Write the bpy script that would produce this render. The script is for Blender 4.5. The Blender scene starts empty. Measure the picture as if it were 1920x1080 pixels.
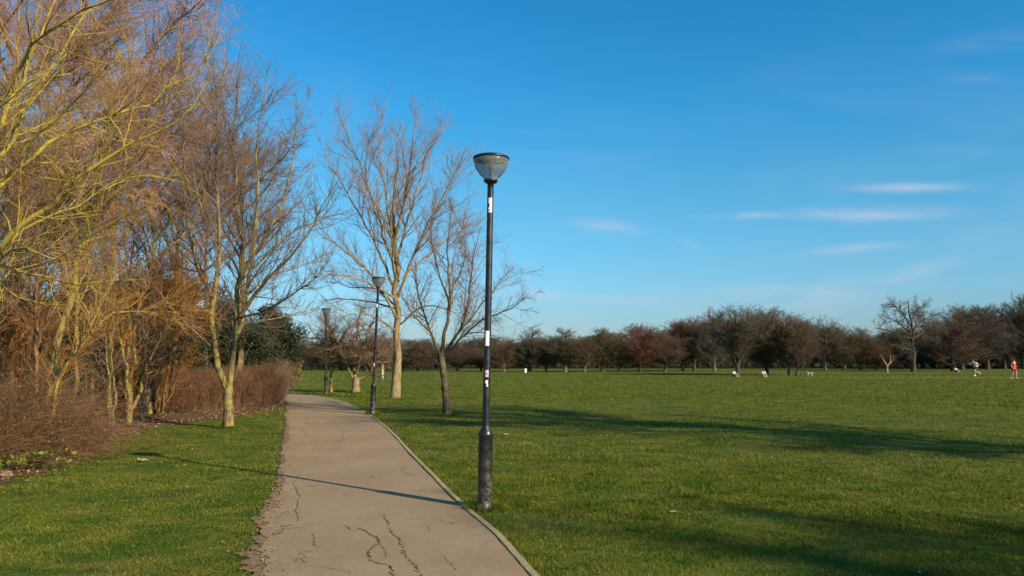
import bpy, math
import numpy as np
from mathutils import Vector
R = math.radians
sc = bpy.context.scene
col = sc.collection

# ------------------------------------------------------------------ camera
F = 1494.0; CH = 1.75
PITCH = math.atan(132 / F)
cam = bpy.data.cameras.new('camera'); co = bpy.data.objects.new('camera', cam); col.objects.link(co)
co.location = (0, 0, CH); co.rotation_euler = (R(90) + PITCH, 0, 0)
cam.sensor_width = 36; cam.lens = 36 * F / 1920; cam.clip_start = .05; cam.clip_end = 5000
sc.camera = co
CT, ST = math.cos(PITCH), math.sin(PITCH)
def ray(px, py):
    a = (px - 960) / F; b = (540 - py) / F
    return np.array([a, CT - b * ST, ST + b * CT])
def P(px, py, Y):                       # real point at distance Y seen at this place of the photo
    d = ray(px, py); return np.array([0, 0, CH]) + d * (Y / d[1])
def G(px, py, z=0.0):                   # ground point
    d = ray(px, py); return np.array([0, 0, CH]) + d * ((z - CH) / d[2])

# ------------------------------------------------------------------ light
SUN = np.array([6.5, -5.45, 4.1]); SUN = SUN / np.linalg.norm(SUN)
sl = bpy.data.lights.new('sun', 'SUN'); so = bpy.data.objects.new('sun', sl); col.objects.link(so)
sl.energy = 4.6; sl.angle = R(.55); sl.color = (1.0, .82, .58)
so.rotation_euler = Vector(-SUN).to_track_quat('-Z', 'Y').to_euler(); so.location = (20, -20, 30)

def nd(t, typ, **kw):
    n = t.nodes.new(typ)
    for k, v in kw.items(): setattr(n, k, v)
    return n
def mth(t, op, a, b=None, c=None):
    n = t.nodes.new('ShaderNodeMath'); n.operation = op
    for i, v in enumerate((a, b, c)):
        if v is None: continue
        if isinstance(v, (int, float)): n.inputs[i].default_value = v
        else: t.links.new(v, n.inputs[i])
    return n.outputs[0]
def mixc(t, f, a, b, mode='MIX'):
    n = t.nodes.new('ShaderNodeMix'); n.data_type = 'RGBA'; n.blend_type = mode
    for i, v in ((0, f), (6, a), (7, b)):
        if isinstance(v, (int, float)): n.inputs[i].default_value = v
        elif isinstance(v, tuple): n.inputs[i].default_value = (*v, 1)[:4]
        else: t.links.new(v, n.inputs[i])
    return n.outputs[2]
def noise(t, vec, scale, detail=3, rough=.55, dist=0, ntype=None):
    n = t.nodes.new('ShaderNodeTexNoise'); n.inputs['Scale'].default_value = scale
    n.inputs['Detail'].default_value = detail; n.inputs['Roughness'].default_value = rough
    n.inputs['Distortion'].default_value = dist
    if vec is not None: t.links.new(vec, n.inputs['Vector'])
    return n.outputs[0]
def ramp(t, v, lo, hi, a=0., b=1.):
    n = t.nodes.new('ShaderNodeMapRange'); n.interpolation_type = 'SMOOTHSTEP'
    t.links.new(v, n.inputs[0])
    for i, x in zip((1, 2, 3, 4), (lo, hi, a, b)): n.inputs[i].default_value = x
    return n.outputs[0]
def scalev(t, vec, s):
    n = t.nodes.new('ShaderNodeVectorMath'); n.operation = 'MULTIPLY'
    t.links.new(vec, n.inputs[0]); n.inputs[1].default_value = s
    return n.outputs[0]

# ------------------------------------------------------------------ world: sky with thin cirrus
w = bpy.data.worlds.new('World'); sc.world = w; w.use_nodes = True
t = w.node_tree; t.nodes.clear()
out = nd(t, 'ShaderNodeOutputWorld'); bg = nd(t, 'ShaderNodeBackground')
sky = nd(t, 'ShaderNodeTexSky'); sky.sky_type = 'NISHITA'; sky.sun_disc = False
sky.sun_elevation = R(26); sky.sun_rotation = R(130); sky.air_density = 1.0; sky.dust_density = .6; sky.ozone_density = 2.2
hs = nd(t, 'ShaderNodeHueSaturation'); hs.inputs['Saturation'].default_value = 1.17; hs.inputs['Value'].default_value = 1.0; hs.inputs['Hue'].default_value = .487
t.links.new(sky.outputs[0], hs.inputs['Color'])
tc = nd(t, 'ShaderNodeTexCoord'); sp = nd(t, 'ShaderNodeSeparateXYZ'); t.links.new(tc.outputs['Generated'], sp.inputs[0])
X, Y_, Z = sp.outputs
ym = mth(t, 'MAXIMUM', Y_, .02)
U = mth(t, 'DIVIDE', X, ym); V = mth(t, 'DIVIDE', Z, ym)
cb = nd(t, 'ShaderNodeCombineXYZ'); t.links.new(U, cb.inputs[0]); t.links.new(V, cb.inputs[1])
n1 = noise(t, scalev(t, cb.outputs[0], (7, 34, 1)), 1.0, 5, .6, .6)
n2 = noise(t, scalev(t, cb.outputs[0], (3, 9, 1)), 1.0, 4, .6, 1.2)
acc = None
WISPS = [(1705, 352, 95, 9, .0, .95), (1640, 401, 135, 13, .01, 1.0), (1400, 407, 78, 7, .02, .9), (1140, 426, 62, 14, -.1, .6),
         (1290, 456, 22, 9, -.35, .35), (1600, 468, 90, 10, .1, .6), (1155, 563, 95, 9, 0, .75), (1010, 552, 60, 10, -.1, .7), (1690, 520, 110, 16, .28, .6),
         (1500, 555, 230, 36, .1, .5), (1880, 80, 120, 18, .1, .22), (1820, 145, 60, 8, 0, .18), (1800, 278, 60, 8, 0, .12), (1010, 440, 60, 6, -.12, .25), (1150, 620, 400, 30, 0, .28), (1860, 440, 90, 22, 0, .2)]
for (px, py, wx, wy, sl_, s) in WISPS:
    d = ray(px, py); u0 = float(d[0] / d[1]); v0 = float(d[2] / d[1])
    du = mth(t, 'SUBTRACT', U, u0)
    dv = mth(t, 'SUBTRACT', mth(t, 'SUBTRACT', V, v0), mth(t, 'MULTIPLY', du, sl_))
    dv = mth(t, 'ADD', dv, mth(t, 'MULTIPLY', mth(t, 'SUBTRACT', n2, .5), .016))
    q = mth(t, 'ADD', mth(t, 'POWER', mth(t, 'ABSOLUTE', mth(t, 'DIVIDE', du, wx / F)), 2.0), mth(t, 'POWER', mth(t, 'ABSOLUTE', mth(t, 'DIVIDE', dv, wy / F)), 2.0))
    g = mth(t, 'MULTIPLY', mth(t, 'POWER', 2.718, mth(t, 'MULTIPLY', q, -1.0)), s)
    acc = g if acc is None else mth(t, 'MAXIMUM', acc, g)
cl = mth(t, 'MULTIPLY', acc, ramp(t, n1, .3, .62, .15, 1.1))
veil = mth(t, 'MULTIPLY', ramp(t, n2, .42, .75), mth(t, 'MULTIPLY', ramp(t, V, .5, .05), .26))
cl = mth(t, 'ADD', cl, veil)
cl = mth(t, 'MULTIPLY', cl, ramp(t, Y_, .02, .15))
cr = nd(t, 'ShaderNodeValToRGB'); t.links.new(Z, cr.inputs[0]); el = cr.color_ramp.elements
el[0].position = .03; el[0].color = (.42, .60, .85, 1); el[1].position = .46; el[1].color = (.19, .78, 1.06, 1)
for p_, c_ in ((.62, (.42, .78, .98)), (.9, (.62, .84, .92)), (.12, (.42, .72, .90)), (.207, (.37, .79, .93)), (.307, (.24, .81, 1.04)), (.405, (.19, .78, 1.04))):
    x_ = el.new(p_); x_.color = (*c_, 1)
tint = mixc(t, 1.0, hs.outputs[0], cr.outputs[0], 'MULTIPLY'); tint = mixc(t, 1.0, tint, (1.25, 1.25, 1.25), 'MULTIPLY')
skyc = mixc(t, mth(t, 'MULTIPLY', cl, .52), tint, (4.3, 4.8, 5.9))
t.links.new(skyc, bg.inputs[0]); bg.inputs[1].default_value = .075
t.links.new(bg.outputs[0], out.inputs[0])

vs = sc.view_settings; sc.display_settings.display_device = 'sRGB'
vs.view_transform = 'Standard'; vs.look = 'None'; vs.gamma = 1; vs.exposure = .84; vs.use_curve_mapping = False

# ------------------------------------------------------------------ materials
def newmat(name):
    m = bpy.data.materials.new(name); m.use_nodes = True
    t = m.node_tree; b = t.nodes['Principled BSDF']
    return m, t, b
def pos(t): return nd(t, 'ShaderNodeNewGeometry').outputs['Position']
def bump(t, b, h, strength, dist=.02):
    n = nd(t, 'ShaderNodeBump'); n.inputs['Strength'].default_value = strength; n.inputs['Distance'].default_value = dist
    t.links.new(h, n.inputs['Height']); t.links.new(n.outputs[0], b.inputs['Normal'])
def bark(name, a, c, lichen=None, amt=.5, scale=6, rough=.9, sp=.2):
    m, t, b = newmat(name); p = nd(t, 'ShaderNodeTexCoord').outputs['Object']
    s = scalev(t, p, (1, 1, .22))
    n = noise(t, s, scale * 4, 4, .65)
    cc = mixc(t, ramp(t, n, .35, .65), tuple(x * .6 for x in a), c)
    if lichen:
        l = noise(t, p, scale * .6, 4, .6)
        cc = mixc(t, ramp(t, l, .62 - amt * .3, .74 - amt * .3), cc, lichen)
    t.links.new(cc, b.inputs['Base Color']); b.inputs['Roughness'].default_value = rough
    b.inputs['Specular IOR Level'].default_value = sp
    bump(t, b, n, .7, .02)
    return m
def twigmat(name, a, c, sc_=1.2):
    m, t, b = newmat(name); p = nd(t, 'ShaderNodeTexCoord').outputs['Object']
    cc = mixc(t, ramp(t, noise(t, p, sc_, 3), .38, .62), a, c)
    t.links.new(cc, b.inputs['Base Color']); b.inputs['Roughness'].default_value = .75
    b.inputs['Specular IOR Level'].default_value = .25
    return m
def leafmat(name, a, c, rough=.6, tr=0.0):
    m, t, b = newmat(name); at = nd(t, 'ShaderNodeAttribute', attribute_name='rnd')
    cc = mixc(t, at.outputs['Fac'], a, c)
    t.links.new(cc, b.inputs['Base Color']); b.inputs['Roughness'].default_value = rough
    b.inputs['Specular IOR Level'].default_value = .3
    if tr:
        tl = nd(t, 'ShaderNodeBsdfTranslucent'); t.links.new(cc, tl.inputs[0])
        mx = nd(t, 'ShaderNodeMixShader'); mx.inputs[0].default_value = tr
        o = [n for n in t.nodes if n.type == 'OUTPUT_MATERIAL'][0]
        t.links.new(b.outputs[0], mx.inputs[1]); t.links.new(tl.outputs[0], mx.inputs[2]); t.links.new(mx.outputs[0], o.inputs[0])
    return m
def plain(name, c, rough=.6, metal=0, sp=.5):
    m, t, b = newmat(name); p = nd(t, 'ShaderNodeTexCoord').outputs['Object']
    n = noise(t, p, 30, 3)
    cc = mixc(t, ramp(t, n, .3, .7), tuple(x * .85 for x in c), tuple(min(1, x * 1.1) for x in c))
    t.links.new(cc, b.inputs['Base Color']); b.inputs['Roughness'].default_value = rough
    b.inputs['Metallic'].default_value = metal; b.inputs['Specular IOR Level'].default_value = sp
    return m

def turf_colour(t):
    p = pos(t)
    a = noise(t, p, .22, 4, .6, .4); b_ = noise(t, p, 1.3, 4, .65); c = noise(t, p, 7, 3, .6); d = noise(t, scalev(t, p, (.05, .35, 1)), 1, 3)
    cc = mixc(t, ramp(t, b_, .38, .62), (.044, .076, .010), (.112, .116, .020))
    cc = mixc(t, mth(t, 'MULTIPLY', ramp(t, a, .42, .68), .6), cc, (.105, .108, .024))
    cc = mixc(t, mth(t, 'MULTIPLY', ramp(t, d, .45, .65), .4), cc, (.046, .080, .016))
    cc = mixc(t, mth(t, 'MULTIPLY', ramp(t, c, .5, .75), .4), cc, (.034, .062, .009))
    # bare, straw-coloured patches (worn turf)
    e = mth(t, 'MULTIPLY', ramp(t, b_, .56, .74), ramp(t, noise(t, p, .35, 2), .50, .66))
    cc = mixc(t, mth(t, 'MULTIPLY', e, .6), cc, (.17, .12, .05))
    g2 = mth(t, 'MULTIPLY', ramp(t, noise(t, p, .9, 5, .7, .8), .50, .62), .6); cc = mixc(t, g2, cc, (.125, .112, .030))
    g3 = mth(t, 'MULTIPLY', ramp(t, noise(t, scalev(t, p, (.5, 1.4, 1)), 2.4, 4, .7), .53, .64), .62); cc = mixc(t, g3, cc, (.030, .052, .010))
    # worn strip of the playing field far on the right
    s = nd(t, 'ShaderNodeSeparateXYZ'); t.links.new(p, s.inputs[0])
    yy = mth(t, 'ADD', s.outputs[1], mth(t, 'MULTIPLY', noise(t, p, .12, 2), 2.5))
    st = mth(t, 'MULTIPLY', mth(t, 'MULTIPLY', ramp(t, yy, 69, 72), ramp(t, yy, 80, 76)), ramp(t, s.outputs[0], 18, 42))
    cc = mixc(t, mth(t, 'MULTIPLY', st, .6), cc, (.17, .15, .045))
    return cc, b_, c
def ground_mat():
    m, t, b = newmat('turf'); cc, n1, n2 = turf_colour(t); p = pos(t)
    fine = noise(t, scalev(t, p, (1, 1, 1)), 38, 3, .7)
    cc = mixc(t, ramp(t, fine, .35, .65, .0, .35), cc, (.028, .045, .010))
    cc = mixc(t, 1.0, cc, (1.12, 1.15, .78), 'MULTIPLY'); t.links.new(cc, b.inputs['Base Color']); b.inputs['Roughness'].default_value = .95; b.inputs['Specular IOR Level'].default_value = .1
    h = mth(t, 'ADD', mth(t, 'MULTIPLY', fine, .4), mth(t, 'ADD', n2, n1))
    bump(t, b, h, .8, .06)
    return m
def blade_mat():
    m, t, b = newmat('grass_blade'); cc, n1, n2 = turf_colour(t)
    at = nd(t, 'ShaderNodeAttribute', attribute_name='rnd')
    cc = mixc(t, 1.0, cc, (1.0, 1.08, .9), 'MULTIPLY'); cc = mixc(t, ramp(t, at.outputs['Fac'], 0, 1, 0, .9), mixc(t, 1.0, cc, (.8, .85, .8), 'MULTIPLY'), mixc(t, 1.0, cc, (2.15, 2.0, 1.4), 'MULTIPLY'))
    cc = mixc(t, mth(t, 'MULTIPLY', ramp(t, at.outputs['Fac'], .90, .93), .55), cc, (.26, .22, .09))
    t.links.new(cc, b.inputs['Base Color']); b.inputs['Roughness'].default_value = .9; b.inputs['Specular IOR Level'].default_value = .08
    tl = nd(t, 'ShaderNodeBsdfTranslucent'); t.links.new(cc, tl.inputs[0])
    mx = nd(t, 'ShaderNodeMixShader'); mx.inputs[0].default_value = .35
    o = [n for n in t.nodes if n.type == 'OUTPUT_MATERIAL'][0]
    t.links.new(b.outputs[0], mx.inputs[1]); t.links.new(tl.outputs[0], mx.inputs[2]); t.links.new(mx.outputs[0], o.inputs[0])
    return m
def path_mat():
    m, t, b = newmat('worn_asphalt'); p = pos(t)
    big = noise(t, p, .6, 4, .6); mid = noise(t, p, 4, 4, .6); fine = noise(t, p, 90, 3, .7); vf = noise(t, p, 260, 2, .6)
    cc = mixc(t, ramp(t, big, .35, .7), (.256, .182, .105), (.310, .224, .134))
    cc = mixc(t, mth(t, 'MULTIPLY', ramp(t, mid, .52, .75), .45), cc, (.225, .162, .105))
    cc = mixc(t, ramp(t, fine, .38, .64, .0, .40), cc, (.18, .130, .085))
    cc = mixc(t, ramp(t, vf, .60, .72, .0, .6), cc, (.42, .36, .29))
    st_ = mth(t, 'MULTIPLY', ramp(t, noise(t, p, 1.9, 5, .7, .7), .55, .70), .5); cc = mixc(t, st_, cc, (.19, .135, .085))
    pt = nd(t, 'ShaderNodeTexVoronoi'); pt.inputs['Scale'].default_value = 75; t.links.new(p, pt.inputs['Vector']); cc = mixc(t, ramp(t, pt.outputs['Distance'], .25, .05, 0, .15), cc, (.10, .08, .06))
    pv = nd(t, 'ShaderNodeSeparateColor'); t.links.new(pt.outputs['Color'], pv.inputs[0]); cc = mixc(t, ramp(t, pv.outputs[0], .80, .9, 0, .25), cc, (.45, .36, .25)); cc = mixc(t, ramp(t, pv.outputs[1], .80, .9, 0, .25), cc, (.12, .095, .07))
    # fine crazing
    v = nd(t, 'ShaderNodeTexVoronoi', feature='DISTANCE_TO_EDGE'); v.inputs['Scale'].default_value = .75
    ds = nd(t, 'ShaderNodeVectorMath', operation='ADD'); t.links.new(p, ds.inputs[0])
    nn = nd(t, 'ShaderNodeTexNoise'); nn.inputs['Scale'].default_value = 3.2; nn.inputs['Detail'].default_value = 6; t.links.new(p, nn.inputs['Vector'])
    t.links.new(scalev(t, nn.outputs['Color'], (.9, .9, 0)), ds.inputs[1]); t.links.new(ds.outputs[0], v.inputs['Vector'])
    ck = mth(t, 'MULTIPLY', ramp(t, v.outputs['Distance'], .009, .002), ramp(t, noise(t, p, .8, 2), .50, .60))
    cc = mixc(t, mth(t, 'MULTIPLY', ck, .75), cc, (.06, .048, .038))
    t.links.new(cc, b.inputs['Base Color']); b.inputs['Roughness'].default_value = .92; b.inputs['Specular IOR Level'].default_value = .2
    h = mth(t, 'SUBTRACT', mth(t, 'ADD', mth(t, 'MULTIPLY', fine, .5), mth(t, 'MULTIPLY', mid, .6)), mth(t, 'MULTIPLY', ck, 1.5))
    bump(t, b, h, .55, .012)
    return m
def soil_mat(name, a, c, d):
    m, t, b = newmat(name); p = pos(t)
    n = noise(t, p, 5, 5, .65); f = noise(t, p, 45, 3, .7)
    cc = mixc(t, ramp(t, n, .35, .65), a, c); cc = mixc(t, ramp(t, f, .5, .7, 0, .7), cc, d)
    t.links.new(cc, b.inputs['Base Color']); b.inputs['Roughness'].default_value = 1; b.inputs['Specular IOR Level'].default_value = .1
    bump(t, b, mth(t, 'ADD', n, f), .9, .04)
    return m

# ------------------------------------------------------------------ object helpers
def tag(o, label=None, cat=None, group=None, kind=None):
    if label: o['label'] = label
    if cat: o['category'] = cat
    if group: o['group'] = group
    if kind: o['kind'] = kind
    return o
def empty(name, loc, label=None, cat=None, group=None):
    o = bpy.data.objects.new(name, None); col.objects.link(o); o.location = loc; o.empty_display_size = .3
    return tag(o, label, cat, group)
def mesh(name, V, polys, mat, parent=None, smooth=False, loc=None, attr=None, mats=None, midx=None):
    """polys: list of (n,k) index arrays (k = corners)"""
    me = bpy.data.meshes.new(name); V = np.ascontiguousarray(V, dtype=np.float32).reshape(-1, 3)
    me.vertices.add(len(V)); me.vertices.foreach_set('co', V.ravel())
    polys = [np.asarray(p, dtype=np.int32) for p in polys if len(p)]
    li = np.concatenate([p.ravel() for p in polys]); cnt = np.concatenate([np.full(len(p), p.shape[1]) for p in polys])
    st = np.concatenate([[0], np.cumsum(cnt)[:-1]]).astype(np.int32)
    me.loops.add(len(li)); me.loops.foreach_set('vertex_index', li)
    me.polygons.add(len(cnt)); me.polygons.foreach_set('loop_start', st)
    if smooth: me.polygons.foreach_set('use_smooth', np.ones(len(cnt), dtype=bool))
    for m_ in (mats or [mat]): me.materials.append(m_)
    if midx is not None: me.polygons.foreach_set('material_index', np.asarray(midx, dtype=np.int32))
    if attr is not None:
        a = me.attributes.new('rnd', 'FLOAT', 'POINT'); a.data.foreach_set('value', np.asarray(attr, dtype=np.float32))
    me.update(calc_edges=True)
    o = bpy.data.objects.new(name, me); col.objects.link(o)
    if parent: o.parent = parent
    if loc is not None: o.location = loc
    return o
class MB:
    def __init__(s): s.V = []; s.Q = {}; s.n = 0; s.A = []; s.mi = {}
    def add(s, V, polys, a=None, mi=0):
        V = np.asarray(V, dtype=float).reshape(-1, 3); s.V.append(V)
        for p in polys:
            p = np.asarray(p, dtype=int)
            if len(p) == 0: continue
            s.Q.setdefault(p.shape[1], []).append(p + s.n); s.mi.setdefault(p.shape[1], []).append(np.full(len(p), mi))
        if a is not None: s.A.append(np.asarray(a, dtype=float))
        s.n += len(V)
    def build(s, name, mat, parent=None, smooth=False, loc=None, mats=None):
        V = np.concatenate(s.V); ks = sorted(s.Q)
        return mesh(name, V, [np.concatenate(s.Q[k]) for k in ks], mat, parent, smooth, loc,
                    np.concatenate(s.A) if s.A else None, mats, np.concatenate([np.concatenate(s.mi[k]) for k in ks]) if mats else None)
def norm(v): return v / np.maximum(np.linalg.norm(v, axis=-1, keepdims=True), 1e-9)
def tubes(pts, rad, S=5, rough=0, rng=None, cap=False):
    N, K, _ = pts.shape
    T = np.empty_like(pts); T[:, 1:-1] = pts[:, 2:] - pts[:, :-2]; T[:, 0] = pts[:, 1] - pts[:, 0]; T[:, -1] = pts[:, -1] - pts[:, -2]
    T = norm(T); m = np.abs(norm(pts[:, -1] - pts[:, 0])); ref = np.eye(3)[np.argmin(m, axis=1)][:, None, :]
    U = norm(np.cross(T, ref)); Vv = np.cross(T, U)
    a = np.arange(S) * 2 * math.pi / S
    rr = rad[:, :, None] * np.ones(S)
    if rough: rr = rr * (1 + rough * rng.standard_normal(rr.shape))
    ring = pts[:, :, None, :] + rr[..., None] * (np.cos(a)[:, None] * U[:, :, None, :] + np.sin(a)[:, None] * Vv[:, :, None, :])
    base = (np.arange(N) * K * S)[:, None, None] + (np.arange(K - 1) * S)[None, :, None]
    s = np.arange(S)[None, None, :]; s2 = (s + 1) % S
    q = np.stack([base + s, base + s2, base + s2 + S, base + s + S], -1).reshape(-1, 4)
    polys = [q]
    if cap: polys.append(((np.arange(N) * K * S)[:, None] + (K - 1) * S + np.arange(S)[None, :]))
    return ring.reshape(-1, 3), polys
def leaves(C, size, rng, up=None, asp=.55):
    """small pointed leaf faces, a fold along the middle"""
    N = len(C); size = np.broadcast_to(size, (N,))[:, None]
    d = norm(rng.standard_normal((N, 3)));
    if up is not None: d = norm(d * np.array([1, 1, up]))
    n = norm(rng.standard_normal((N, 3)));
    if up is not None: n = norm(n * .6 + np.array([0, 0, 1.]))
    s = norm(np.cross(d, n)); n = np.cross(s, d)
    V = np.stack([C - d * size * .5, C + s * size * asp * .5 + n * size * .12, C + d * size * .5, C - s * size * asp * .5 + n * size * .12], 1)
    i = np.arange(N)[:, None] * 4
    f = np.concatenate([i + np.array([[0, 1, 2]]), i + np.array([[0, 2, 3]])])
    return V.reshape(-1, 3), f, np.repeat(rng.random(N), 4)
def catmull(pts, K):
    p = np.asarray(pts, dtype=float)
    if len(p) == 2: p = np.stack([p[0], (p[0] + p[1]) / 2, p[1]])
    seg = np.linalg.norm(np.diff(p[:, :3], axis=0), axis=1); s = np.concatenate([[0], np.cumsum(seg)]); u = np.linspace(0, s[-1], K)
    q = np.vstack([2 * p[0] - p[1], p, 2 * p[-1] - p[-2]]); o = []
    for x in u:
        i = min(np.searchsorted(s, x, side='right') - 1, len(p) - 2); tt = (x - s[i]) / max(s[i + 1] - s[i], 1e-9)
        a, b, c, d = q[i], q[i + 1], q[i + 2], q[i + 3]
        o.append(.5 * ((2 * b) + (c - a) * tt + (2 * a - 5 * b + 4 * c - d) * tt ** 2 + (3 * b - a - 3 * c + d) * tt ** 3))
    return np.array(o)
def lathe(prof, S=24, c=(0, 0, 0)):
    a = np.arange(S) * 2 * math.pi / S
    V = np.array([[(r * math.cos(x) + c[0], r * math.sin(x) + c[1], z + c[2]) for x in a] for r, z in prof]).reshape(-1, 3)
    q = []
    for k in range(len(prof) - 1):
        for s in range(S): q.append((k * S + s, k * S + (s + 1) % S, (k + 1) * S + (s + 1) % S, (k + 1) * S + s))
    return V, [np.array(q)]

# ------------------------------------------------------------------ tree growth (every level grown at once)
def kids(rng, pp, pr, n, t=(.2, 1), ang=(45, 12), lr=.5, lv=.3, fall=.5, K=6, wig=.12, trop=(0, 0, .05), rr=.6, rk=.012, rmin=.003, tip=.25, Lmax=None, side=None, env=None):
    N, Kp, _ = pp.shape
    seg = np.linalg.norm(np.diff(pp, axis=1), axis=2).sum(1)
    idx = rng.choice(N, n, p=seg / seg.sum()); tt = t[0] + (t[1] - t[0]) * rng.random(n)
    x = tt * (Kp - 1); i = np.minimum(x.astype(int), Kp - 2); f = (x - i)[:, None]
    p0 = pp[idx, i] * (1 - f) + pp[idx, i + 1] * f; T = norm(pp[idx, i + 1] - pp[idx, i]); r0 = pr[idx, i] * (1 - f[:, 0]) + pr[idx, i + 1] * f[:, 0]
    q = norm(np.cross(T, norm(rng.standard_normal((n, 3)))))
    if side is not None:
        q = norm(q + np.asarray(side, dtype=float)); q = norm(q - T * (q * T).sum(1, keepdims=True))
    a = np.radians(ang[0] + ang[1] * rng.standard_normal(n))[:, None]
    d = norm(np.cos(a) * T + np.sin(a) * q)
    L = seg[idx] * lr * (1 - fall * tt) * (1 + lv * (rng.random(n) * 2 - 1))
    if Lmax: L = np.minimum(L, Lmax * (.6 + .4 * rng.random(n)))
    rb = np.maximum(np.minimum(r0 * rr, L * rk), rmin)
    out = np.empty((n, K, 3)); out[:, 0] = p0; tr = np.asarray(trop, dtype=float)
    for k in range(1, K):
        d = norm(d + wig * rng.standard_normal((n, 3)) + tr)
        out[:, k] = out[:, k - 1] + d * (L / (K - 1))[:, None]
    if env is not None:                         # keep the crown inside a rounded outline
        c_, r_ = np.array(env[0]), np.array(env[1]); e_ = np.linalg.norm((out[:, -1] - c_) / r_, axis=1) / (.9 + .16 * rng.random(n))
        k_ = np.where(e_ > 1, 1 / np.maximum(e_, 1) ** 1.6, 1)[:, None, None]; out = out[:, :1] + (out - out[:, :1]) * k_
    rad = rb[:, None] * (1 - (1 - tip) * np.linspace(0, 1, K)[None, :])
    return out, rad
def make_tree(name, base, stems, levels, mt, mb_, mw, label, cat='tree', group=None, seed=1, K0=14, S0=10, tipleaf=None, nb=None, jit=.03, names=('trunk', 'branches', 'twigs')):
    """stems: [(points, r0, r1)]; the first is the trunk, levels of kids() follow"""
    rng = np.random.default_rng(seed); base = np.asarray(base, dtype=float)
    e = empty(name, base, label, cat, group)
    P0 = []; R0 = []
    for i, (pts, r0, r1) in enumerate(stems):
        c = catmull(pts, K0) - base; u = np.linspace(0, 1, K0)
        c[1:] += jit * rng.standard_normal((K0 - 1, 3)) * np.linalg.norm(c[-1] - c[0]) / 6
        rr = r0 + (r1 - r0) * u ** .8
        if i == 0: rr = rr * (1 + .18 * np.exp(-u * np.linalg.norm(c[-1] - c[0]) / .22)); c[0, 2] -= .05
        P0.append(c); R0.append(rr)
    P0 = np.array(P0); R0 = np.array(R0)
    m = MB(); V, q = tubes(P0, R0, S0, .05, rng); m.add(V, q); m.build(names[0], mt, e, True)
    nb = nb if nb is not None else max(1, len(levels) - 1)
    pp, pr = P0, R0; mbr = MB(); mtw = MB(); hb = ht = False
    skip = 0
    for i, lv in enumerate(levels):
        lv = dict(lv); S = lv.pop('S', 5 if i < nb else 3); keep = lv.pop('keep', False); frm = lv.pop('frm', 0)
        pp2, pr2 = kids(rng, pp[frm:], pr[frm:], **lv)
        V, q = tubes(pp2, pr2, S)
        if i < nb: mbr.add(V, q); hb = True
        else: mtw.add(V, q); ht = True
        if keep:                                    # next level also grows on this level's parents
            Kc = pp2.shape[1]; u = np.linspace(0, pp.shape[1] - 1, Kc); i0 = np.minimum(u.astype(int), pp.shape[1] - 2); f = (u - i0)
            a = pp[:, i0] * (1 - f)[None, :, None] + pp[:, i0 + 1] * f[None, :, None]; ar = pr[:, i0] * (1 - f) + pr[:, i0 + 1] * f
            pp2 = np.concatenate([pp2, a[:, :]]); pr2 = np.concatenate([pr2, ar])
        pp, pr = pp2, pr2
    if hb: mbr.build(names[1], mb_, e, True)
    if ht: mtw.build(names[2], mw, e)
    if tipleaf:
        lm, n, sz, spread = tipleaf
        idx = rng.integers(0, len(pp), n); k = rng.integers(1, pp.shape[1], n)
        C = pp[idx, k] + spread * rng.standard_normal((n, 3)); C[:, 2] = np.maximum(C[:, 2], .05)
        V, f, a = leaves(C, sz * (.6 + .8 * rng.random(n)), rng); mesh('leaves', V, [f], lm, e, attr=a)
    return e
def copy_tree(o, loc, rz, s, label, mats=None, parent=None, group=None):
    c = o.copy(); col.objects.link(c); c.location = loc; c.rotation_euler = (0, 0, rz); c.scale = s
    c['label'] = label
    if group: c['group'] = group
    for ch in [x for x in bpy.data.objects if x.parent == o]:
        d = ch.copy(); col.objects.link(d); d.parent = c
        if mats:
            d.material_slots[0].link = 'OBJECT'; d.material_slots[0].material = mats[0] if ch.name.startswith('trunk') else mats[1]
    return c

M = {}
M['turf'] = ground_mat(); M['blade'] = blade_mat(); M['path'] = path_mat()
M['soil'] = soil_mat('leaf_litter_soil', (.075, .045, .030), (.14, .082, .052), (.20, .125, .08))
M['verge'] = soil_mat('dusty_edge_soil', (.26, .170, .105), (.20, .130, .075), (.32, .225, .145))
M['edge'] = soil_mat('edging_concrete', (.34, .28, .15), (.42, .35, .20), (.20, .17, .08))
M['crack'] = soil_mat('crack_dirt', (.085, .062, .042), (.12, .088, .060), (.15, .11, .08))

# ------------------------------------------------------------------ ground, path, edging
LP = [(470, 1180), (485, 1080), (497, 1000), (519, 930), (530, 880), (534, 830), (539, 785), (537, 763), (533, 750)]
RP = [(1085, 1180), (990, 1080), (930, 1005), (870, 955), (820, 905), (770, 855), (735, 815), (700, 785), (670, 767), (640, 753), (612, 746), (575, 740.5)]
Lw = [G(*p) for p in LP]; Rw = [G(*p) for p in RP]
Lw = [np.array([-1.85, -6, 0]), np.array([-1.9, 1, 0])] + Lw + [np.array([-12.4, 37.5, 0]), np.array([-16, 41.2, 0]), np.array([-24, 46.5, 0]), np.array([-45, 54, 0])]
Rw = [np.array([1.2, -6, 0]), np.array([.7, 1, 0])] + Rw + [np.array([-13.5, 41.5, 0]), np.array([-17, 44, 0]), np.array([-25, 49.5, 0]), np.array([-45, 57.5, 0])]
LC = catmull(Lw, 160); RC = catmull(Rw, 160)
lx = lambda y: np.interp(y, LC[:, 1], LC[:, 0]); rx = lambda y: np.interp(y, RC[:, 1], RC[:, 0])
BED = [G(*p) for p in [(-260, 960), (-40, 905), (60, 882), (110, 868), (175, 838), (235, 812), (300, 797), (400, 786), (470, 776), (531, 765)]]
BED = [np.array([-13, -6, 0]), np.array([-11, 2, 0])] + BED + [np.array([-11.6, 33.5, 0]), np.array([-14.5, 37.6, 0]), np.array([-24, 42, 0]), np.array([-60, 52, 0])]
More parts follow.
